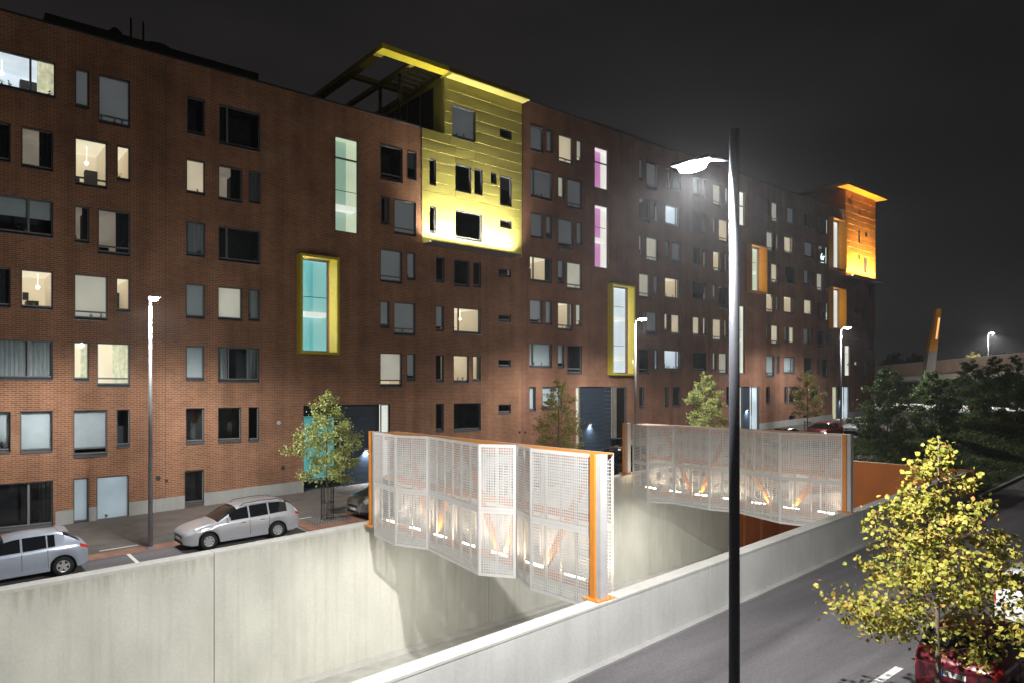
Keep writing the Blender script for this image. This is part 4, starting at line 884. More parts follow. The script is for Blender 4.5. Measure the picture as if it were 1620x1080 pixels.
for px_, py_, r_, m_ in ((441, 668, .10, BAR), (447, 739, .09, LINING), (250, 755, .10, LINING), (263, 759, .06, LINING), (822, 683, .07, LINING), (831, 683, .07, LINING), (1204, 650, .06, LINING)):
    xv = on_facade(px_, YL); zv = zat(py_, depth(xv, YL)); MB().tube((xv, YL - .06, zv), (xv, YL + .002, zv), r_, r_ * 1.1, 14).build('wall_vent', m_, bld)
def glyph(txt, size, m, parent, loc, rot, name='lettering', ext=.004):
    cu = bpy.data.curves.new('lettering', 'FONT'); cu.body = txt; cu.size = size; cu.extrude = ext; cu.align_x = 'CENTER'; cu.align_y = 'CENTER'; cu.resolution_u = 3
    tmp = bpy.data.objects.new('lettering_tmp', cu); COL.objects.link(tmp)
    dg = bpy.context.evaluated_depsgraph_get(); me = bpy.data.meshes.new_from_object(tmp.evaluated_get(dg)); bpy.data.objects.remove(tmp)
    me.materials.clear(); me.materials.append(m)
    o = bpy.data.objects.new(name, me); COL.objects.link(o); o.parent = parent; og = ORG.get(parent.name, (0, 0, 0))
    o.location = tuple(a - b for a, b in zip(loc, og)); o.rotation_euler = rot
    return o
xs_, ds_ = on_facade(1303, YR), depth(on_facade(1303, YR), YR)
glyph('6r', 1.0, SIGNL, bld, (xs_, YR + .11, zat(407, ds_)), (R(90), 0, 0), 'lit_window_sign')
MB().box(xs_ - .45, YR + .10, zat(416, ds_), xs_ + .3, YR + .115, zat(416, ds_) + .05).build('lit_window_sign', SIGNL, bld)

# ------------------------------------------------------------------ perforated screens spanning the ramp
def perforated(p, q, z0, z1, name, parent, pitch=.078, open_=.58):
    p, q = Vector((p[0], p[1], 0)), Vector((q[0], q[1], 0)); L = (q - p).length; u = (q - p) / L
    n, m = max(2, round(L / pitch)), max(2, round((z1 - z0) / pitch)); dx, dz = L / n, (z1 - z0) / m; k = (1 - open_) / 2
    mb = MB(); V, F = mb.v, mb.f
    for j in range(m + 1):
        for i in range(n + 1): V.append((p.x + u.x * dx * i, p.y + u.y * dx * i, z0 + dz * j))
    for j in range(m):
        for i in range(n):
            a = j * (n + 1) + i; b_ = a + 1; d = a + n + 1; c = d + 1
            if i in (0, n - 1) or j in (0, m - 1): F.append((a, b_, c, d)); continue
            t = len(V); x0, x1, y0, y1 = dx * (i + k), dx * (i + 1 - k), z0 + dz * (j + k), z0 + dz * (j + 1 - k)
            V.extend(((p.x + u.x * x0, p.y + u.y * x0, y0), (p.x + u.x * x1, p.y + u.y * x1, y0), (p.x + u.x * x1, p.y + u.y * x1, y1), (p.x + u.x * x0, p.y + u.y * x0, y1)))
            F.extend(((a, b_, t + 1, t), (b_, c, t + 2, t + 1), (c, d, t + 3, t + 2), (d, a, t, t + 3)))
    return mb.build(name, PERF, parent)
def screen(label, folds, ztop, H, xback, post_l, post_r, braces, feet):
    loc = (folds[0][0], folds[0][1], ztop - H); t = thing('perforated_screen', label, 'screen', loc, group='screens across the ramp')
    zb, zm = ztop - H, ztop - H / 2
    for i, (p, q) in enumerate(zip(folds, folds[1:])):
        for z0, z1 in ((zm + .004, ztop), (zb, zm - .004)):
            perforated(p, q, z0, z1, 'panel', t)
            # white angle bars behind the sheet
            fr = MB(); P, Q = Vector((*p, 0)), Vector((*q, 0)); L = (Q - P).length; u = (Q - P) / L; nrm = Vector((abs(u.y), -u.x if u.y > 0 else u.x, 0)) * .045
            nb = max(1, round(L / .62))
            for k_ in range(nb + 1):
                c = P + u * (L * k_ / nb); c = c + u * (.03 if k_ == 0 else -.03 if k_ == nb else 0) + nrm
                fr.beam((c.x, c.y, z0), (c.x, c.y, z1), .06, .05, (u.x, u.y, 0))
            for zz in (z0 + .04, z1 - .04): fr.beam(tuple(P + nrm * 1.9 + Vector((0, 0, zz))), tuple(Q + nrm * 1.9 + Vector((0, 0, zz))), .05, .08)
            fr.build('panel_frame', BAR, t)
    y0, y1 = folds[0][1], folds[-1][1]
    xb = lambda y: xback + (feet[1][0] - feet[0][0]) * (y0 - y) / (y0 - y1)
    for z0, z1 in ((zm + .004, ztop - .01), (zb, zm - .004)):
        n = 4
        for i in range(n):
            ya, yb = y0 + (y1 - y0) * i / n, y0 + (y1 - y0) * (i + 1) / n
            perforated((xb(ya), ya - .01), (xb(yb), yb + .01), z0, z1, 'back_panel', t, .09, .74)
            for yy in (ya, (ya + yb) / 2): MB().beam((xb(yy) - .05, yy, z0), (xb(yy) - .05, yy, z1), .06, .06).build('upright', BAR, t)
    # orange steel truss between the two skins
    xm = lambda y: xb(y) - .38
    tp = MB()
    for p, q in zip(folds, folds[1:]):
        tp.hexa([(p[0] + .03, p[1], ztop - .035), (xb(p[1]) - .03, p[1], ztop - .035), (xb(q[1]) - .03, q[1], ztop - .035), (q[0] + .03, q[1], ztop - .035)][::-1] + [(p[0] + .03, p[1], ztop - .015), (xb(p[1]) - .03, p[1], ztop - .015), (xb(q[1]) - .03, q[1], ztop - .015), (q[0] + .03, q[1], ztop - .015)][::-1])
    tp.build('top_plate', ORANGE, t)
    for nm, z, h in (('bottom_chord', zb + .42, .22), ('middle_chord', zm + .22, .20), ('top_chord', ztop - .22, .20)):
        MB().beam((xm(y0), y0, z), (xm(y1), y1, z), .22, h).build(nm, ORANGE, t)
    for ya, za, yb, zbb in braces:
        MB().beam((xm(ya), ya, zb + .5 + za * (H - .75)), (xm(yb), yb, zb + .5 + zbb * (H - .75)), .12, .17).build('brace', ORANGE, t)
    n = 7
    for i in range(n):
        ya = y0 + (y1 - y0) * (i + .22) / n; yb = y0 + (y1 - y0) * (i + .68) / n
        MB().box(xm(ya) - .24, yb, zb + .54, xm(ya) - .16, ya, zb + .60).build('light_tray', BAR, t)
        MB().tube((xm(ya) - .2, ya - .02, zb + .63), (xm(yb) - .2, yb + .02, zb + .63), .028, .028, 8).build('light_tube', TUBE, t, True)
        for en, rx, dz, colr in ((46, 180, .68, (1, .80, .56)), (0 if i in (0, n - 1) else 150, 0, .0, (1, .95, .86))):   # the tubes wash the steel above and the ramp below
            if not en: continue
            li = bpy.data.lights.new('tube_light', 'AREA'); li.shape = 'RECTANGLE'; li.size = .06; li.size_y = ya - yb; li.energy = en; li.color = colr
            lo = bpy.data.objects.new('tube_light', li); COL.objects.link(lo); lo.parent = t; lo.rotation_euler = (R(rx), 0, 0)
            lo.location = (xm(ya) - .2 - loc[0], (ya + yb) / 2 - loc[1], zb + dz - loc[2])
    for (x, y, zf), nm in zip(feet, ('post', 'post')):
        pmesh = MB().box(x - .12, y - .06, zf + .03, x + .02, y + .10, ztop + .02).build('post', ORANGE, t)
        s = -1 if y < 18 else 1
        MB().box(x - .06, y - .22, zf + .03, x + .20, y - .063, ztop + .01).build('post_cover', COVER, t)
        MB().box(x - .28, y - .34, zf + .001, x + .42, y + .24, zf + .03).build('base_plate', ORANGE, t)
        for bx, by in ((-.22, -.30), (.36, -.30), (-.22, .18), (.36, .18)): MB().tube((x + bx, y + by, zf + .03), (x + bx, y + by, zf + .06), .025, .025, 6).build('bolt', BAR, t)
S1 = [(13.30, 24.15), (13.05, 22.15), (13.60, 20.85), (12.95, 17.05), (13.60, 16.05), (13.15, 14.9), (13.20, 12.55)]
screen('white perforated screen with orange frame nearest the camera, above the ramp', S1, ZC - 1.75, 4.0, 14.25, None, None,
       [(22.6, 1, 20.9, 0), (19.2, 1, 20.6, 0), (18.9, 1, 17.0, 0), (15.6, 1, 16.7, 0), (12.9, 1, 14.9, 0)], [(13.45, 24.55, z_lw(13.4)), (13.25, 12.46, z_par(13.2))])
S2 = [(29.35, 24.9), (29.0, 23.6), (29.75, 22.45), (29.55, 20.2), (30.0, 18.95), (29.1, 16.25), (29.55, 13.65)]
screen('white perforated screen with orange frame behind the near lamp pole, farther along the ramp', S2, ZC - 2.02, 4.05, 30.6, None, None,
       [(23.4, 1, 21.6, 0), (19.6, 1, 21.2, 0), (19.3, 1, 17.2, 0), (13.9, 1, 16.2, 0)], [(29.75, 25.75, z_lw(29.7)), (29.6, 13.55, z_par(29.6))])

# ------------------------------------------------------------------ trees
def tree(name, label, cat, X, Y, z0, H, base, rad, nleaf, lsize, lm, seed, nb=26, group=None, twigm=BARK, r0=.055, full=.55, picks=0, outward=.75, bush=False, env=None):
    rnd = random.Random(seed); t = thing(name, label, cat, (X, Y, z0), group=group)
    m = 9; pts = []; ax = ay = 0.
    for i in range(m + 1):
        f = i / m; pts.append((X + ax, Y + ay, z0 + (H * .97) * f)); ax += rnd.gauss(0, .012 * H / 5); ay += rnd.gauss(0, .012 * H / 5)
    MB().path(pts, [r0 * (1 - .86 * i / m) + .004 for i in range(m + 1)], 8).build('trunk', BARK, t, True)
    prof = env or (lambda f: max(.05, (math.sin(math.pi * min(1, (f * .93 + .10)) ** full)) ** .8))
    br = MB(); tips = []
    for i in range(nb):
        f = (i + rnd.random() * .8) / nb; zz = z0 + base + (H - base) * f * .95
        q = min(m - 1, int((zz - z0) / (H * .97) * m)); px, py = pts[q][0], pts[q][1]
        a = i * 2.4 + rnd.uniform(-.5, .5); ln = rad * prof(f) * rnd.uniform(.65, 1.18)
        rise = ln * rnd.uniform(.05, .5)
        st = Vector((px, py, zz - rise * .7)); en = Vector((px + math.cos(a) * ln, py + math.sin(a) * ln, zz + rise * .3)); mid = (st + en) / 2 + Vector((0, 0, ln * rnd.uniform(.02, .14)))
        rr = r0 * .26 * (1 - f * .6); br.path([st, mid, en], [rr, rr * .6, rr * .18], 5); tips.append((st, mid, en, ln))
        for s_ in range(3):
            g_ = rnd.uniform(.35, .9); o = st.lerp(en, g_); aa = a + rnd.choice((-1, 1)) * rnd.uniform(.5, 1.1); l2 = ln * rnd.uniform(.25, .5)
            e2 = o + Vector((math.cos(aa) * l2, math.sin(aa) * l2, rnd.uniform(-.12, .25) * l2)); br.path([o, (o + e2) / 2 + Vector((0, 0, .03)), e2], [rr * .45, rr * .3, rr * .12], 4); tips.append((o, (o + e2) / 2, e2, l2))
    br.build('branches', twigm, t, True, kind='stuff')
    wts = [x[3] for x in tips]; P = []
    for _ in range(nleaf):
        st, mid, en, ln = rnd.choices(tips, wts)[0]; g_ = min(1.05, rnd.betavariate(1.7, 1.0)) if outward else rnd.random()
        c = (st.lerp(mid, g_ * 2) if g_ < .5 else mid.lerp(en, g_ * 2 - 1)); sp = .10 + .10 * ln
        P.append((c.x + rnd.gauss(0, sp * .6), c.y + rnd.gauss(0, sp * .6), c.z + rnd.gauss(-.02, sp * .6)))
    if picks:
        P.sort(key=lambda p: (p[0] - X) * COSY + (p[1] - Y) * SINY)
        base_me = None
        for p in P[:picks]:
            mb = MB(); leaf_cloud(mb, [(0, 0, 0)], lsize, rnd, True)
            if base_me is None or rnd.random() < .06:
                o = mb.build('leaf', lm); o.parent = t; base_me = o.data
            else:
                o = bpy.data.objects.new('leaf', base_me); COL.objects.link(o); o.parent = t
                o.rotation_euler = (rnd.uniform(0, 6.3), rnd.uniform(0, 6.3), rnd.uniform(0, 6.3))
            o.location = (p[0] - X, p[1] - Y, p[2] - z0)
        P = P[picks:]
    cm = MB(); leaf_cloud(cm, P, lsize, rnd, picks > 0); cm.build('crown', lm, t, kind='stuff' if picks else None)
    return t
GT = 'young street trees in the paver strip'
def zt(x): return z_street(x, 29.0)
def oval(f): return max(.06, math.sin(math.pi * (.10 + .88 * f) ** .62) ** .75)
tree('street_tree', 'young pale green tree in front of the turquoise lit entrance, nearest of the street trees', 'tree', 13.65, 29.0, zt(13.65), 5.9, 1.75, 1.5, 6500, .105, LEAFP, 11, 30, GT, env=oval)
tree('street_tree', 'thin olive yellow street tree behind the first perforated screen', 'tree', 27.8, 29.0, zt(27.8), 6.0, 1.9, 1.5, 3600, .11, LEAFO, 12, 26, GT, env=oval)
tree('street_tree', 'bright green street tree rising behind the second perforated screen by the dark pole', 'tree', 42.0, 29.0, zt(42), 6.1, 1.6, 1.55, 6500, .12, LEAFP, 13, 28, GT, env=oval)
tree('street_tree', 'small yellowish street tree by the far entrance, farthest of the street trees', 'tree', 56.4, 29.0, zt(56.4), 6.0, 2.0, 1.45, 3200, .125, LEAFO, 14, 24, GT, env=oval)
def oval2(f): return max(.08, (1 - f) ** .78 * min(1, .62 + f * 2.6))
tree('lime_tree', 'autumn yellow green lime tree in the right foreground before the red car', 'tree', 16.05, 5.45, z_road(16, 0), 6.05, 1.75, 2.3, 5600, .10, LEAFY, 21, 46, None, TWIG, .06, picks=290, env=oval2)
GB = 'dark trees in a row on the planted bank'
bt = [(57.0, 22.9, 6.3, 2.45, 'broad dark green tree touching the far corner of the brick building, largest on the bank'),
      (65.0, 22.6, 6.0, 2.3, 'dark green tree on the bank standing below the leaning orange pylon'),
      (76.5, 23.2, 6.9, 2.6, 'dark bushy tree on the bank, third from the brick building'),
      (88.0, 24.5, 7.2, 2.5, 'dark tree on the bank below the bridge lamp, fourth from the brick building'),
      (92.0, 21.8, 7.0, 2.4, 'dark tree on the bank at the right edge, fifth from the brick building'),
      (104.0, 26.5, 7.6, 2.7, 'farthest dark tree on the bank in front of the bridge')]
def bushy(f): return max(.12, (1 - f) ** .5 * min(1, .7 + f * 2))
for i, (x, y, h, r, lab) in enumerate(bt):
    tree('bank_tree', lab, 'tree', x, y, z_bank(x, y) - .05, h, .55, r, 9000, .17, LEAFD, 40 + i, 34, GB, env=bushy)
# ground cover on the bank
rnd = random.Random(5); gc = MB(); V, F = gc.v, gc.f
for _ in range(26000):
    x = XH + .6 + rnd.random() ** 1.5 * 62; y = y_kerb(x) + .25 + rnd.random() * (25.6 - y_kerb(x)); z = z_bank(x, y)
    h = rnd.uniform(.10, .30) * (1 + .8 * math.sin(x * .7 + y * 1.1) * math.sin(y * .6 - x * .3)); w = rnd.uniform(.03, .08); a = rnd.random() * 6.3; lx, ly = rnd.gauss(0, .12), rnd.gauss(0, .12)
    k = len(V); ca, sa = math.cos(a) * w, math.sin(a) * w
    V.extend(((x - ca, y - sa, z), (x + ca, y + sa, z), (x + lx + ca * .6, y + ly + sa * .6, z + h * .7), (x + lx * 1.7, y + ly * 1.7, z + h)))
    F.append((k, k + 1, k + 2)); F.append((k, k + 2, k + 3))
gco = gc.build('ground_cover', GRASS, kind='stuff'); tag(gco, 'dark green low ground cover plants over the whole bank', 'ground cover')

# tree guards
def tree_guard(label, x, y):
    z = z_street(x, y); t = thing('tree_guard', label, 'tree guard', (x, y, z), group='black tree guards')
    for zz in (.12, .75, 1.45): 
        MB().path([(x + .27 * math.cos(a * math.pi / 8), y + .27 * math.sin(a * math.pi / 8), z + zz) for a in range(17)], [.014] * 17, 5).build('ring', BLACK, t)
    for a in range(10):
        c, s_ = .27 * math.cos(a * .6283), .27 * math.sin(a * .6283); MB().tube((x + c, y + s_, z), (x + c, y + s_, z + 1.55), .013, .013, 6).build('bar', BLACK, t)
tree_guard('black bar tree guard round the pale green tree by the turquoise entrance', 13.65, 29.0)
tree_guard('black bar tree guard at the foot of the small yellowish far street tree', 56.4, 29.0)
pit = MB(); pit.quad(*[(13.65 + a, 29.0 + b_, z_street(13.65 + a, 29 + b_) + .012) for a, b_ in ((-.9, -.75), (.9, -.75), (.9, .5), (-.9, .5))]); structure(pit, 'tree_pit', SETT)

# ------------------------------------------------------------------ cars
def interp(pts, x):
    if x <= pts[0][0]: return pts[0][1]
    for i in range(len(pts) - 1):
        (a, p), (b_, q) = pts[i], pts[i + 1]
        if x <= b_:
            t = (x - a) / (b_ - a); m0 = (q - pts[i - 1][1]) / (b_ - pts[i - 1][0]) if i else (q - p) / (b_ - a)
            m1 = (pts[i + 2][1] - p) / (pts[i + 2][0] - a) if i + 2 < len(pts) else (q - p) / (b_ - a)
            m0 *= (b_ - a); m1 *= (b_ - a); t2, t3 = t * t, t * t * t
            v = (2 * t3 - 3 * t2 + 1) * p + (t3 - 2 * t2 + t) * m0 + (-2 * t3 + 3 * t2) * q + (t3 - t2) * m1
            return max(min(p, q) - .02, min(max(p, q) + .02, v))
    return pts[-1][1]
def paint_mat(name, col, metal=.45, rough=.28):
    return mat(name, col, rough, metal=metal, var=.04, coat=.8)
def wheel(parent, x, y, r, side, spokes, hub):
    w = MB().lathe_y([(r * .62, -.10), (r * .90, -.105), (r * .985, -.075), (r, -.03), (r, .03), (r * .985, .075), (r * .90, .105), (r * .62, .10), (r * .62, -.10)], (x, y, r), 28).build('wheel', RUBBER, parent, True)
    f = y + side * .085; rm = MB()
    rm.lathe_y([(r * .66, side * .085), (r * .60, side * .095), (r * .56, side * .07), (r * .54, side * .02), (.001, side * .02)], (x, y, r), 28)
    rm.build('rim_barrel', TRIM if spokes < 9 else RIM, w, True)
    sp = MB()
    for i in range(spokes):
        a = i * 2 * math.pi / spokes + .3; c, s_ = math.cos(a), math.sin(a); wd = .085 * r / .3 if spokes < 9 else .05
        p = [(.05, -wd * .5), (.05, wd * .5), (r * .6, wd * .5), (r * .6, -wd * .5)]
        q = [(x + u * c - v * s_, r + u * s_ + v * c) for u, v in p]
        lo, hi = (f - .012, f + .006)
        sp.hexa([(a_, lo, b_) for a_, b_ in q] + [(a_, hi, b_) for a_, b_ in q])
    sp.tube((x, f - .02, r), (x, f + .012, r), .065, .06, 14); sp.lathe_y([(r * .53, side * .09), (r * .64, side * .098), (r * .66, side * .08)], (x, y, r), 28)
    sp.build('rim', RIM, w)
def car(label, X, Y, z, rz, slope, paint, L, W, H, prof, belt, shield, rearw, sides, wx, wr=.31, rails=False, spoiler=False, spokes=5, group='cars parked along the street', hl=(.02, .42), tl=.16, dark_low=False, plate_front=True, tip=.78, cat='car'):
    t = thing('parked_car', label, cat, (0, 0, 0), 0, group, org=False)
    hw = W / 2
    width = [(0, hw * .70), (.10, hw * .84), (.35, hw * .95), (.8, hw), (L * .5, hw * 1.01), (L - .9, hw), (L - .35, hw * .96), (L - .10, hw * .89), (L, hw * tip)]
    st = set([0, .03, .07, .12, .18, .25, .33, .42, L, L - .03, L - .07, L - .12, L - .18, L - .25])
    x = .5
    while x < L - .3: st.add(round(x, 3)); x += .07
    Rr = wr + .065
    for w in wx:
        for i in range(17): st.add(round(w - Rr * math.cos(math.pi * i / 16), 3))
    for a, b_ in sides + [shield, rearw]: st |= {a, b_}
    xs = sorted(st)
    xs = [v for i, v in enumerate(xs) if i == 0 or v - xs[i - 1] > .008]
    rings = []
    for x in xs:
        ztop = interp(prof, x); zb = min(interp(belt, x), ztop - .015); w = interp(width, x)
        zl = .21 + (.07 * max(0, 1 - x / .25)) + .10 * max(0, 1 - (L - x) / .35)
        for q in wx:
            if abs(x - q) < Rr: zl = max(zl, wr + math.sqrt(max(0, Rr * Rr - (x - q) ** 2)) * .98)
        zl = min(zl, zb - .12)
        gh = max(0, min(1, (ztop - zb) / (H - interp(belt, L * .5)))); wr_ = w * .955 - .17 * gh - .02
        rings.append([(w * .95, zl), (w * .99, zl + .22 * (zb - zl)), (w, zl + .55 * (zb - zl)), (w * .992, zb - .10), (w * .965, zb - .015), (w * .945, zb + .015 * gh), (wr_ + .015, ztop - .075 * gh - .012), (wr_ - .05, ztop - .018 * gh - .004), (wr_ * .55, ztop + .012), (0, ztop + .018)])
    n = len(rings[0]); groups = {}
    def add(key, q): groups.setdefault(key, []).append(q)
    def inr(x0, x1, r): return x0 >= r[0] - 1e-6 and x1 <= r[1] + 1e-6
    for i in range(len(xs) - 1):
        x0, x1 = xs[i], xs[i + 1]
        for k_ in range(n - 1):
            for s_ in (-1, 1):
                a, b_, c, d = rings[i][k_], rings[i][k_ + 1], rings[i + 1][k_ + 1], rings[i + 1][k_]
                q = [(x0, s_ * a[0], a[1]), (x0, s_ * b_[0], b_[1]), (x1, s_ * c[0], c[1]), (x1, s_ * d[0], d[1])]
                if s_ < 0: q = q[::-1]
                key = 'body'
                if k_ == 5:
                    for j, r in enumerate(sides):
                        if inr(x0, x1, r): key = ('side_window', j, s_)
                if k_ >= 6 and inr(x0, x1, shield): key = 'windshield'
                if k_ >= 6 and inr(x0, x1, rearw): key = 'rear_window'
                if k_ in (3, 4, 5) and hl[0] <= x0 and x1 <= hl[1]: key = ('headlight', 0, s_)
                if k_ in (3, 4) and x0 >= L - tl - .08: key = ('tail_light', 0, s_)
                if dark_low and k_ == 0: key = 'lower_cladding'
                add(key, q)
    def mesh(name, qs, m, smooth=True, extra=None):
        idx, V, F = {}, [], []
        for q in qs:
            f = []
            for v in q:
                kk = (round(v[0], 4), round(v[1], 4), round(v[2], 4))
                if kk not in idx: idx[kk] = len(V); V.append(v)
                if idx[kk] not in f: f.append(idx[kk])
            if len(f) > 2: F.append(tuple(f))
        mb = MB(); mb.v, mb.f = V, F
        return mb.build(name, m, t, smooth)
    caps = []
    for ring, x, rev in ((rings[0], 0, False), (rings[-1], L, True)):
        for k_ in range(n - 1):
            a, b_ = ring[k_], ring[k_ + 1]
            q = [(x, -a[0], a[1]), (x, a[0], a[1]), (x, b_[0], b_[1]), (x, -b_[0], b_[1])]; caps.append(q if rev else q[::-1])
    mesh('body', groups.pop('body') + caps, paint)
    for key, qs in groups.items():
        nm = key if isinstance(key, str) else key[0]
        mesh(nm, qs, {'headlight': HLAMP, 'tail_light': TLAMP, 'lower_cladding': TRIM}.get(nm, CGLASS))
    MB().box(.25, -hw * .80, .17, L - .25, hw * .80, .42).build('underbody', TRIM, t)
    for w in wx:
        for s_ in (-1, 1): MB().lathe_y([(Rr * .98, s_ * hw * .97), (Rr * .98, s_ * hw * .60), (.02, s_ * hw * .60)], (w, 0, wr), 20).build('wheel_arch', TRIM, t)
        for s_ in (-1, 1): wheel(t, w, s_ * (hw - .115), wr, s_, spokes, 0)
    zf = interp(prof, 0)
    MB().box(-.012, -.42, zf - .13, .05, .42, zf - .03).build('grille', TRIM, t)
    MB().box(-.010, -.55, .27, .04, .55, .37).build('lower_intake', TRIM, t)
    if plate_front: MB().box(-.022, -.24, .40, .0, .24, .50).build('number_plate', PLATE, t)
    for s_ in (-1, 1):
        ms = interp(belt, shield[1] - .25); MB().hexa([(shield[1] - .42 + u, s_ * (hw - .02) + v, ms + w_) for w_ in (.02, .15) for u, v in ((0, 0), (.13, 0), (.10, s_ * .17), (.02, s_ * .17))]).build('mirror', paint, t)
        for r in sides[:2]:
            xx = r[1] - .22; zz = interp(belt, xx) - .13; MB().box(xx - .09, s_ * (hw * .995) - .012, zz - .015, xx + .09, s_ * (hw * .995) + .03 * s_ if s_ > 0 else s_ * (hw * .995) + .012, zz + .015).build('door_handle', CHROME if rails else paint, t)
            dx_ = r[1] + .025; MB().box(dx_ - .004, s_ * hw * 1.0 - .016, .34, dx_ + .004, s_ * hw * 1.0 + .012, interp(belt, dx_) - .05).build('door_seam', TRIM, t)
        if rails:
            x0, x1 = shield[1] + .15, rearw[0] - .05
            MB().path([(x0, s_ * (hw - .26), interp(prof, x0) - .03), (x0 + .18, s_ * (hw - .245), interp(prof, x0 + .18) + .045), ((x0 + x1) / 2, s_ * (hw - .235), H + .05), (x1 - .18, s_ * (hw - .245), interp(prof, x1 - .18) + .045), (x1, s_ * (hw - .26), interp(prof, x1) - .03)], [.014] * 5, 6).build('roof_rail', TRIM, t)
    if spoiler: MB().hexa([(rearw[0] - .12, -hw * .62, H - .05), (rearw[0] + .16, -hw * .60, H - .10), (rearw[0] + .16, hw * .60, H - .10), (rearw[0] - .12, hw * .62, H - .05), (rearw[0] - .12, -hw * .62, H + .005), (rearw[0] + .18, -hw * .60, H - .055), (rearw[0] + .18, hw * .60, H - .055), (rearw[0] - .12, hw * .62, H + .005)]).build('spoiler', paint, t)
    zr = interp(prof, L); MB().box(L - .01, -.24, zr - .22, L + .015, .24, zr - .11).build('number_plate', PLATE, t)
    t.location = (X, Y, z); t.rotation_euler = (0, -math.atan(slope), rz)
    return t
SILVER = paint_mat('silver_paint', (.52, .54, .58)); SILVERB = paint_mat('blue_silver_paint', (.44, .50, .60)); DKRED = paint_mat('dark_red_paint', (.13, .006, .016), .2)
REDP = paint_mat('red_paint', (.30, .022, .045), .25); WHITEP = paint_mat('white_paint', (.72, .73, .75), .0); BLACKP = paint_mat('black_paint', (.012, .013, .015), .2, .2)
WPROF = [(0, .60), (.05, .68), (.25, .79), (.9, .93), (1.15, .97), (1.85, 1.37), (2.3, 1.47), (3.3, 1.485), (3.75, 1.44), (4.02, 1.32), (4.28, 1.02), (4.36, .92), (4.41, .86)]
HPROF = [(0, .60), (.05, .68), (.25, .79), (.85, .92), (1.10, .96), (1.80, 1.36), (2.3, 1.455), (3.1, 1.45), (3.45, 1.40), (3.80, 1.18), (4.02, 1.00), (4.12, .92), (4.18, .84)]
SPROF = [(0, .58), (.05, .66), (.25, .78), (.95, .92), (1.2, .96), (1.95, 1.34), (2.4, 1.43), (3.0, 1.42), (3.3, 1.35), (3.85, 1.04), (4.2, 1.02), (4.42, .96), (4.5, .84)]
MPROF = [(0, .66), (.05, .78), (.22, .92), (.7, 1.05), (.95, 1.10), (1.65, 1.52), (2.1, 1.64), (3.2, 1.65), (3.7, 1.60), (4.0, 1.40), (4.18, 1.10), (4.25, .98), (4.3, .90)]
UPROF = [(0, .72), (.05, .86), (.25, 1.00), (.95, 1.10), (1.2, 1.15), (1.9, 1.55), (2.35, 1.67), (3.6, 1.68), (4.0, 1.60), (4.3, 1.32), (4.46, 1.08), (4.54, 1.00), (4.6, .92)]
def belt_of(a, b_, c, L): return [(0, a), (1.1, b_), (L * .6, (b_ + c) / 2 + .01), (L - .3, c), (L, c - .12)]
def zp(x): return z_street(x, 27.9) + .012
SL = .034
car('silver estate car with black roof rails parked beside the retaining wall', 7.28, 28.05, zp(7.28), 0, SL, SILVER, 4.41, 1.70, 1.485, WPROF, belt_of(.66, .90, .98, 4.41), (1.17, 1.92), (3.80, 4.20), [(1.62, 2.34), (2.40, 3.10), (3.16, 3.86)], (.85, 3.45), rails=True, spokes=7)
car('blue silver hatchback at the left edge with its rear towards the lamp pole', .08, 28.0, zp(.08), 0, SL, SILVERB, 4.18, 1.70, 1.455, HPROF, belt_of(.66, .90, .98, 4.18), (1.12, 1.88), (3.48, 3.94), [(1.58, 2.30), (2.36, 3.0), (3.04, 3.24)], (.84, 3.44), spoiler=True, spokes=5)
car('black and silver high car half hidden behind the nearer perforated screen', 14.55, 28.3, zp(14.55), 0, SL, paint_mat('leaf_strewn_silver_paint', (.22, .23, .24), .5), 4.3, 1.76, 1.65, MPROF, belt_of(.74, 1.04, 1.10, 4.3), (.98, 1.72), (3.78, 4.1), [(1.48, 2.25), (2.31, 3.05), (3.11, 3.6)], (.85, 3.5), .33, dark_low=True)
car('black car in the gap between the two perforated screens', 29.6, 28.2, zp(29.6), 0, SL, BLACKP, 4.3, 1.76, 1.65, MPROF, belt_of(.74, 1.04, 1.10, 4.3), (.98, 1.72), (3.78, 4.1), [(1.48, 2.25), (2.31, 3.05), (3.11, 3.6)], (.85, 3.5), .33)
car('low black car parked left of the small red car by the far entrance', 48.2, 28.0, zp(48.2), 0, SL, BLACKP, 4.5, 1.74, 1.43, SPROF, belt_of(.64, .88, .95, 4.5), (1.22, 2.02), (3.08, 3.72), [(1.70, 2.42), (2.48, 3.12)], (.88, 3.52))
car('small distant red car parked before the far entrance', 55.0, 28.0, zp(55.0), 0, SL, REDP, 4.18, 1.72, 1.455, HPROF, belt_of(.66, .90, .98, 4.18), (1.12, 1.88), (3.48, 3.94), [(1.58, 2.30), (2.36, 3.0), (3.04, 3.24)], (.84, 3.44))
car('distant silver car beyond the small red car, partly behind a dark tree', 62.0, 28.0, zp(62), 0, SL, SILVER, 4.5, 1.74, 1.43, SPROF, belt_of(.64, .88, .95, 4.5), (1.22, 2.02), (3.08, 3.72), [(1.70, 2.42), (2.48, 3.12)], (.88, 3.52))
GR = 'cars parked beside the near road'
RX, RY = 16.9, 5.45
rc = car('dark red hatchback behind the foreground lime tree, rear towards us', RX + 4.25, RY, z_road(RX, 0) + .01, math.pi, -.013, DKRED, 4.25, 1.80, 1.60, [(a * 4.25 / 4.18, b_ * 1.60 / 1.455) for a, b_ in HPROF], belt_of(.74, 1.0, 1.08, 4.25), (1.14, 1.90), (3.50, 3.98), [(1.60, 2.34), (2.40, 3.05), (3.10, 3.34)], (.86, 3.46), .33, spoiler=True, group=GR, tl=.30, tip=.84)
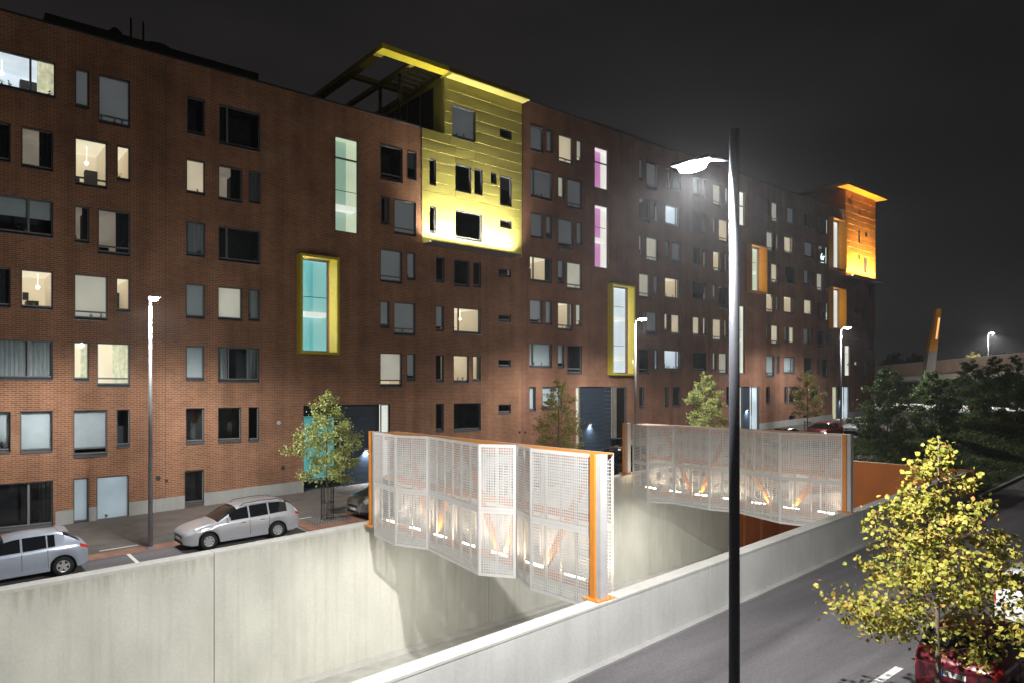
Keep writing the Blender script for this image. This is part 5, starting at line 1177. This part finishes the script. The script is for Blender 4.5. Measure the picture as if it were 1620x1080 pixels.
car('white car at the right edge beyond the dark red hatchback', 23.0 + 4.6, 5.6, z_road(23, 0) + .01, math.pi, -.013, WHITEP, 4.6, 1.86, 1.68, UPROF, belt_of(.80, 1.08, 1.14, 4.6), (1.24, 1.98), (4.05, 4.38), [(1.72, 2.5), (2.56, 3.3), (3.36, 3.9)], (.92, 3.65), .35, group=GR, tip=.84)
zr_ = [(4.25 * a / 4.18, b_ * 1.6 / 1.455) for a, b_ in HPROF][-1][1]
glyph('E I   3', .125, TRIM, rc, (4.267, .03, zr_ - .165), (R(90), 0, R(90)), 'plate_lettering', .001)
MB().box(4.266, -.238, zr_ - .218, 4.2675, -.19, zr_ - .112).build('plate_blue_band', EUBLUE, rc)
MB().lathe_y([(.04, -.005), (.055, -.005), (.055, .005), (.04, .005), (.04, -.005)], (0, 0, 0), 16).build('rear_badge', CHROME, rc)
bd = rc.children[-1]; bd.location = (4.21, 0, zr_ + .06); bd.rotation_euler = (0, 0, R(90))

# ------------------------------------------------------------------ bridge, pylon and the dark wood behind
A = Vector((*plan(1392, 140), 0)); B = Vector((*plan(1625, 104), 0)); D = (B - A).normalized(); N = Vector((-D.y, D.x, 0)); A = A - D * 40; B2 = B + D * 60
def bz(p, lo): return 0
zA, zB = ZC + 4.05, ZC + 5.0
brd = thing('road_bridge', 'long bridge with brown side panels crossing behind the dark trees', 'bridge', tuple(B.xyz))
Ltot = (B2 - A).length; Lab = (B - A - D * 0).length
def top(s_): return zA + (zB - zA) * (s_ - 40) / (Lab - 40)
n = 40
for i in range(n):
    s0, s1 = Ltot * i / n, Ltot * (i + 1) / n - .04; p, q = A + D * s0, A + D * s1
    MB().hexa([(*(v + N * o).xy, top(s_) + z) for z in (-2.35, 0) for v, s_, o in ((p, s0, 0), (q, s1, 0), (q, s1, .15), (p, s0, .15))]).build('side_panel', BRIDGE, brd)
p, q = A, B2
MB().hexa([(*(v + N * o).xy, top(s_) + z) for z in (-3.2, -2.36) for v, s_, o in ((p, 0, -.25), (q, Ltot, -.25), (q, Ltot, 9), (p, 0, 9))]).build('deck_edge', BRIDGEC, brd)
MB().hexa([(*(v + N * o).xy, top(s_) + z) for z in (.003, .09) for v, s_, o in ((p, 0, -.05), (q, Ltot, -.05), (q, Ltot, .2), (p, 0, .2))]).build('handrail', BRIDGEC, brd)
for s_ in (30, 62, 94):
    c = A + D * s_; MB().box(c.x - .6 + N.x * 4, c.y - .6 + N.y * 4, 1.5, c.x + .6 + N.x * 4, c.y + .6 + N.y * 4, top(s_) - 3.21).build('pier', BRIDGEC, brd)
pb = plan(1466, 113); pt_ = plan(1484, 113); u = Vector((SINY, -COSY, 0))
pyl = thing('leaning_pylon', 'leaning grey and orange pylon with a glowing slit on the bridge', 'pylon', (*pb, ZC - .2))
def pys(c, w, dth, z): return [(*(Vector((*c, 0)) + u * a + Vector((COSY, SINY, 0)) * b_).xy, z) for a, b_ in ((-w, -dth), (w, -dth), (w, dth), (-w, dth))]
def mixp(t): return (pb[0] + (pt_[0] - pb[0]) * t, pb[1] + (pt_[1] - pb[1]) * t)
zb_, zt_ = zat(608, 113), zat(489, 113)
MB().hexa(pys((mixp(0)[0], mixp(0)[1]), .75, .5, zb_) + pys(mixp(.42), .70, .45, zb_ + (zt_ - zb_) * .45)).build('lower_shaft', PYLON, pyl)
MB().hexa(pys(mixp(.42), .70, .45, zb_ + (zt_ - zb_) * .45 + .003) + pys(mixp(1.0), .38, .25, zt_)).build('upper_shaft', OFRAME, pyl)
MB().hexa(pys((mixp(.60)[0] + u.x * .2 - COSY * .42, mixp(.60)[1] + u.y * .2 - SINY * .42), .12, .06, zb_ + (zt_ - zb_) * .60) + pys((mixp(.88)[0] + u.x * .2 - COSY * .34, mixp(.88)[1] + u.y * .2 - SINY * .34), .12, .06, zb_ + (zt_ - zb_) * .88)).build('light_slit', AMBER, pyl)
lx, ly = plan(1563, 112); ltz = top(((Vector((lx, ly, 0)) - A).dot(D)))
street_lamp('bridge_lamp', 'bright street lamp standing on the bridge at the far right', lx, ly, ltz - 2.3, zat(527, 112) - (ltz - 2.3), .35, (u.x, u.y), POLE, .09, .06, 60000)
lx, ly = plan(1541, 122)
tree('bridge_tree', 'small lit yellowish tree showing above the bridge parapet', 'tree', lx, ly, zs(92), 9.4, 5.0, 2.6, 1500, .22, LEAFO, 77, 18, None, env=oval)
wd = MB(); rnd = random.Random(3); P = []
for i in range(9000):
    px = rnd.uniform(1350, 1720); d = rnd.uniform(190, 240); x, y = plan(px, d)
    hh = 11 + 3.5 * math.sin(px * .045) + 2 * math.sin(px * .13 + 1) ; P.append((x, y, zs(92) - 2 + rnd.random() ** .7 * hh))
leaf_cloud(wd, P, 1.4, rnd); wo = wd.build('far_wood', LEAFF, kind='stuff'); tag(wo, 'dark distant wood on the skyline behind the bridge', 'wood')

# ------------------------------------------------------------------ damp night air
hz = MB().box(-405, -905, -7, 700, 905, 31).build('haze', None)
hm = bpy.data.materials.new('haze'); hm.use_nodes = True; nt = hm.node_tree; nt.nodes.remove(nt.nodes['Principled BSDF'])
pv = nt.nodes.new('ShaderNodeVolumePrincipled'); pv.inputs['Color'].default_value = (.9, .94, 1, 1); pv.inputs['Density'].default_value = .00022; pv.inputs['Anisotropy'].default_value = .72
nt.links.new(pv.outputs[0], nt.nodes['Material Output'].inputs['Volume']); hz.data.materials.clear(); hz.data.materials.append(hm)
hz['kind'] = 'stuff'; tag(hz, 'thin damp haze glowing round the street lamps', 'haze')
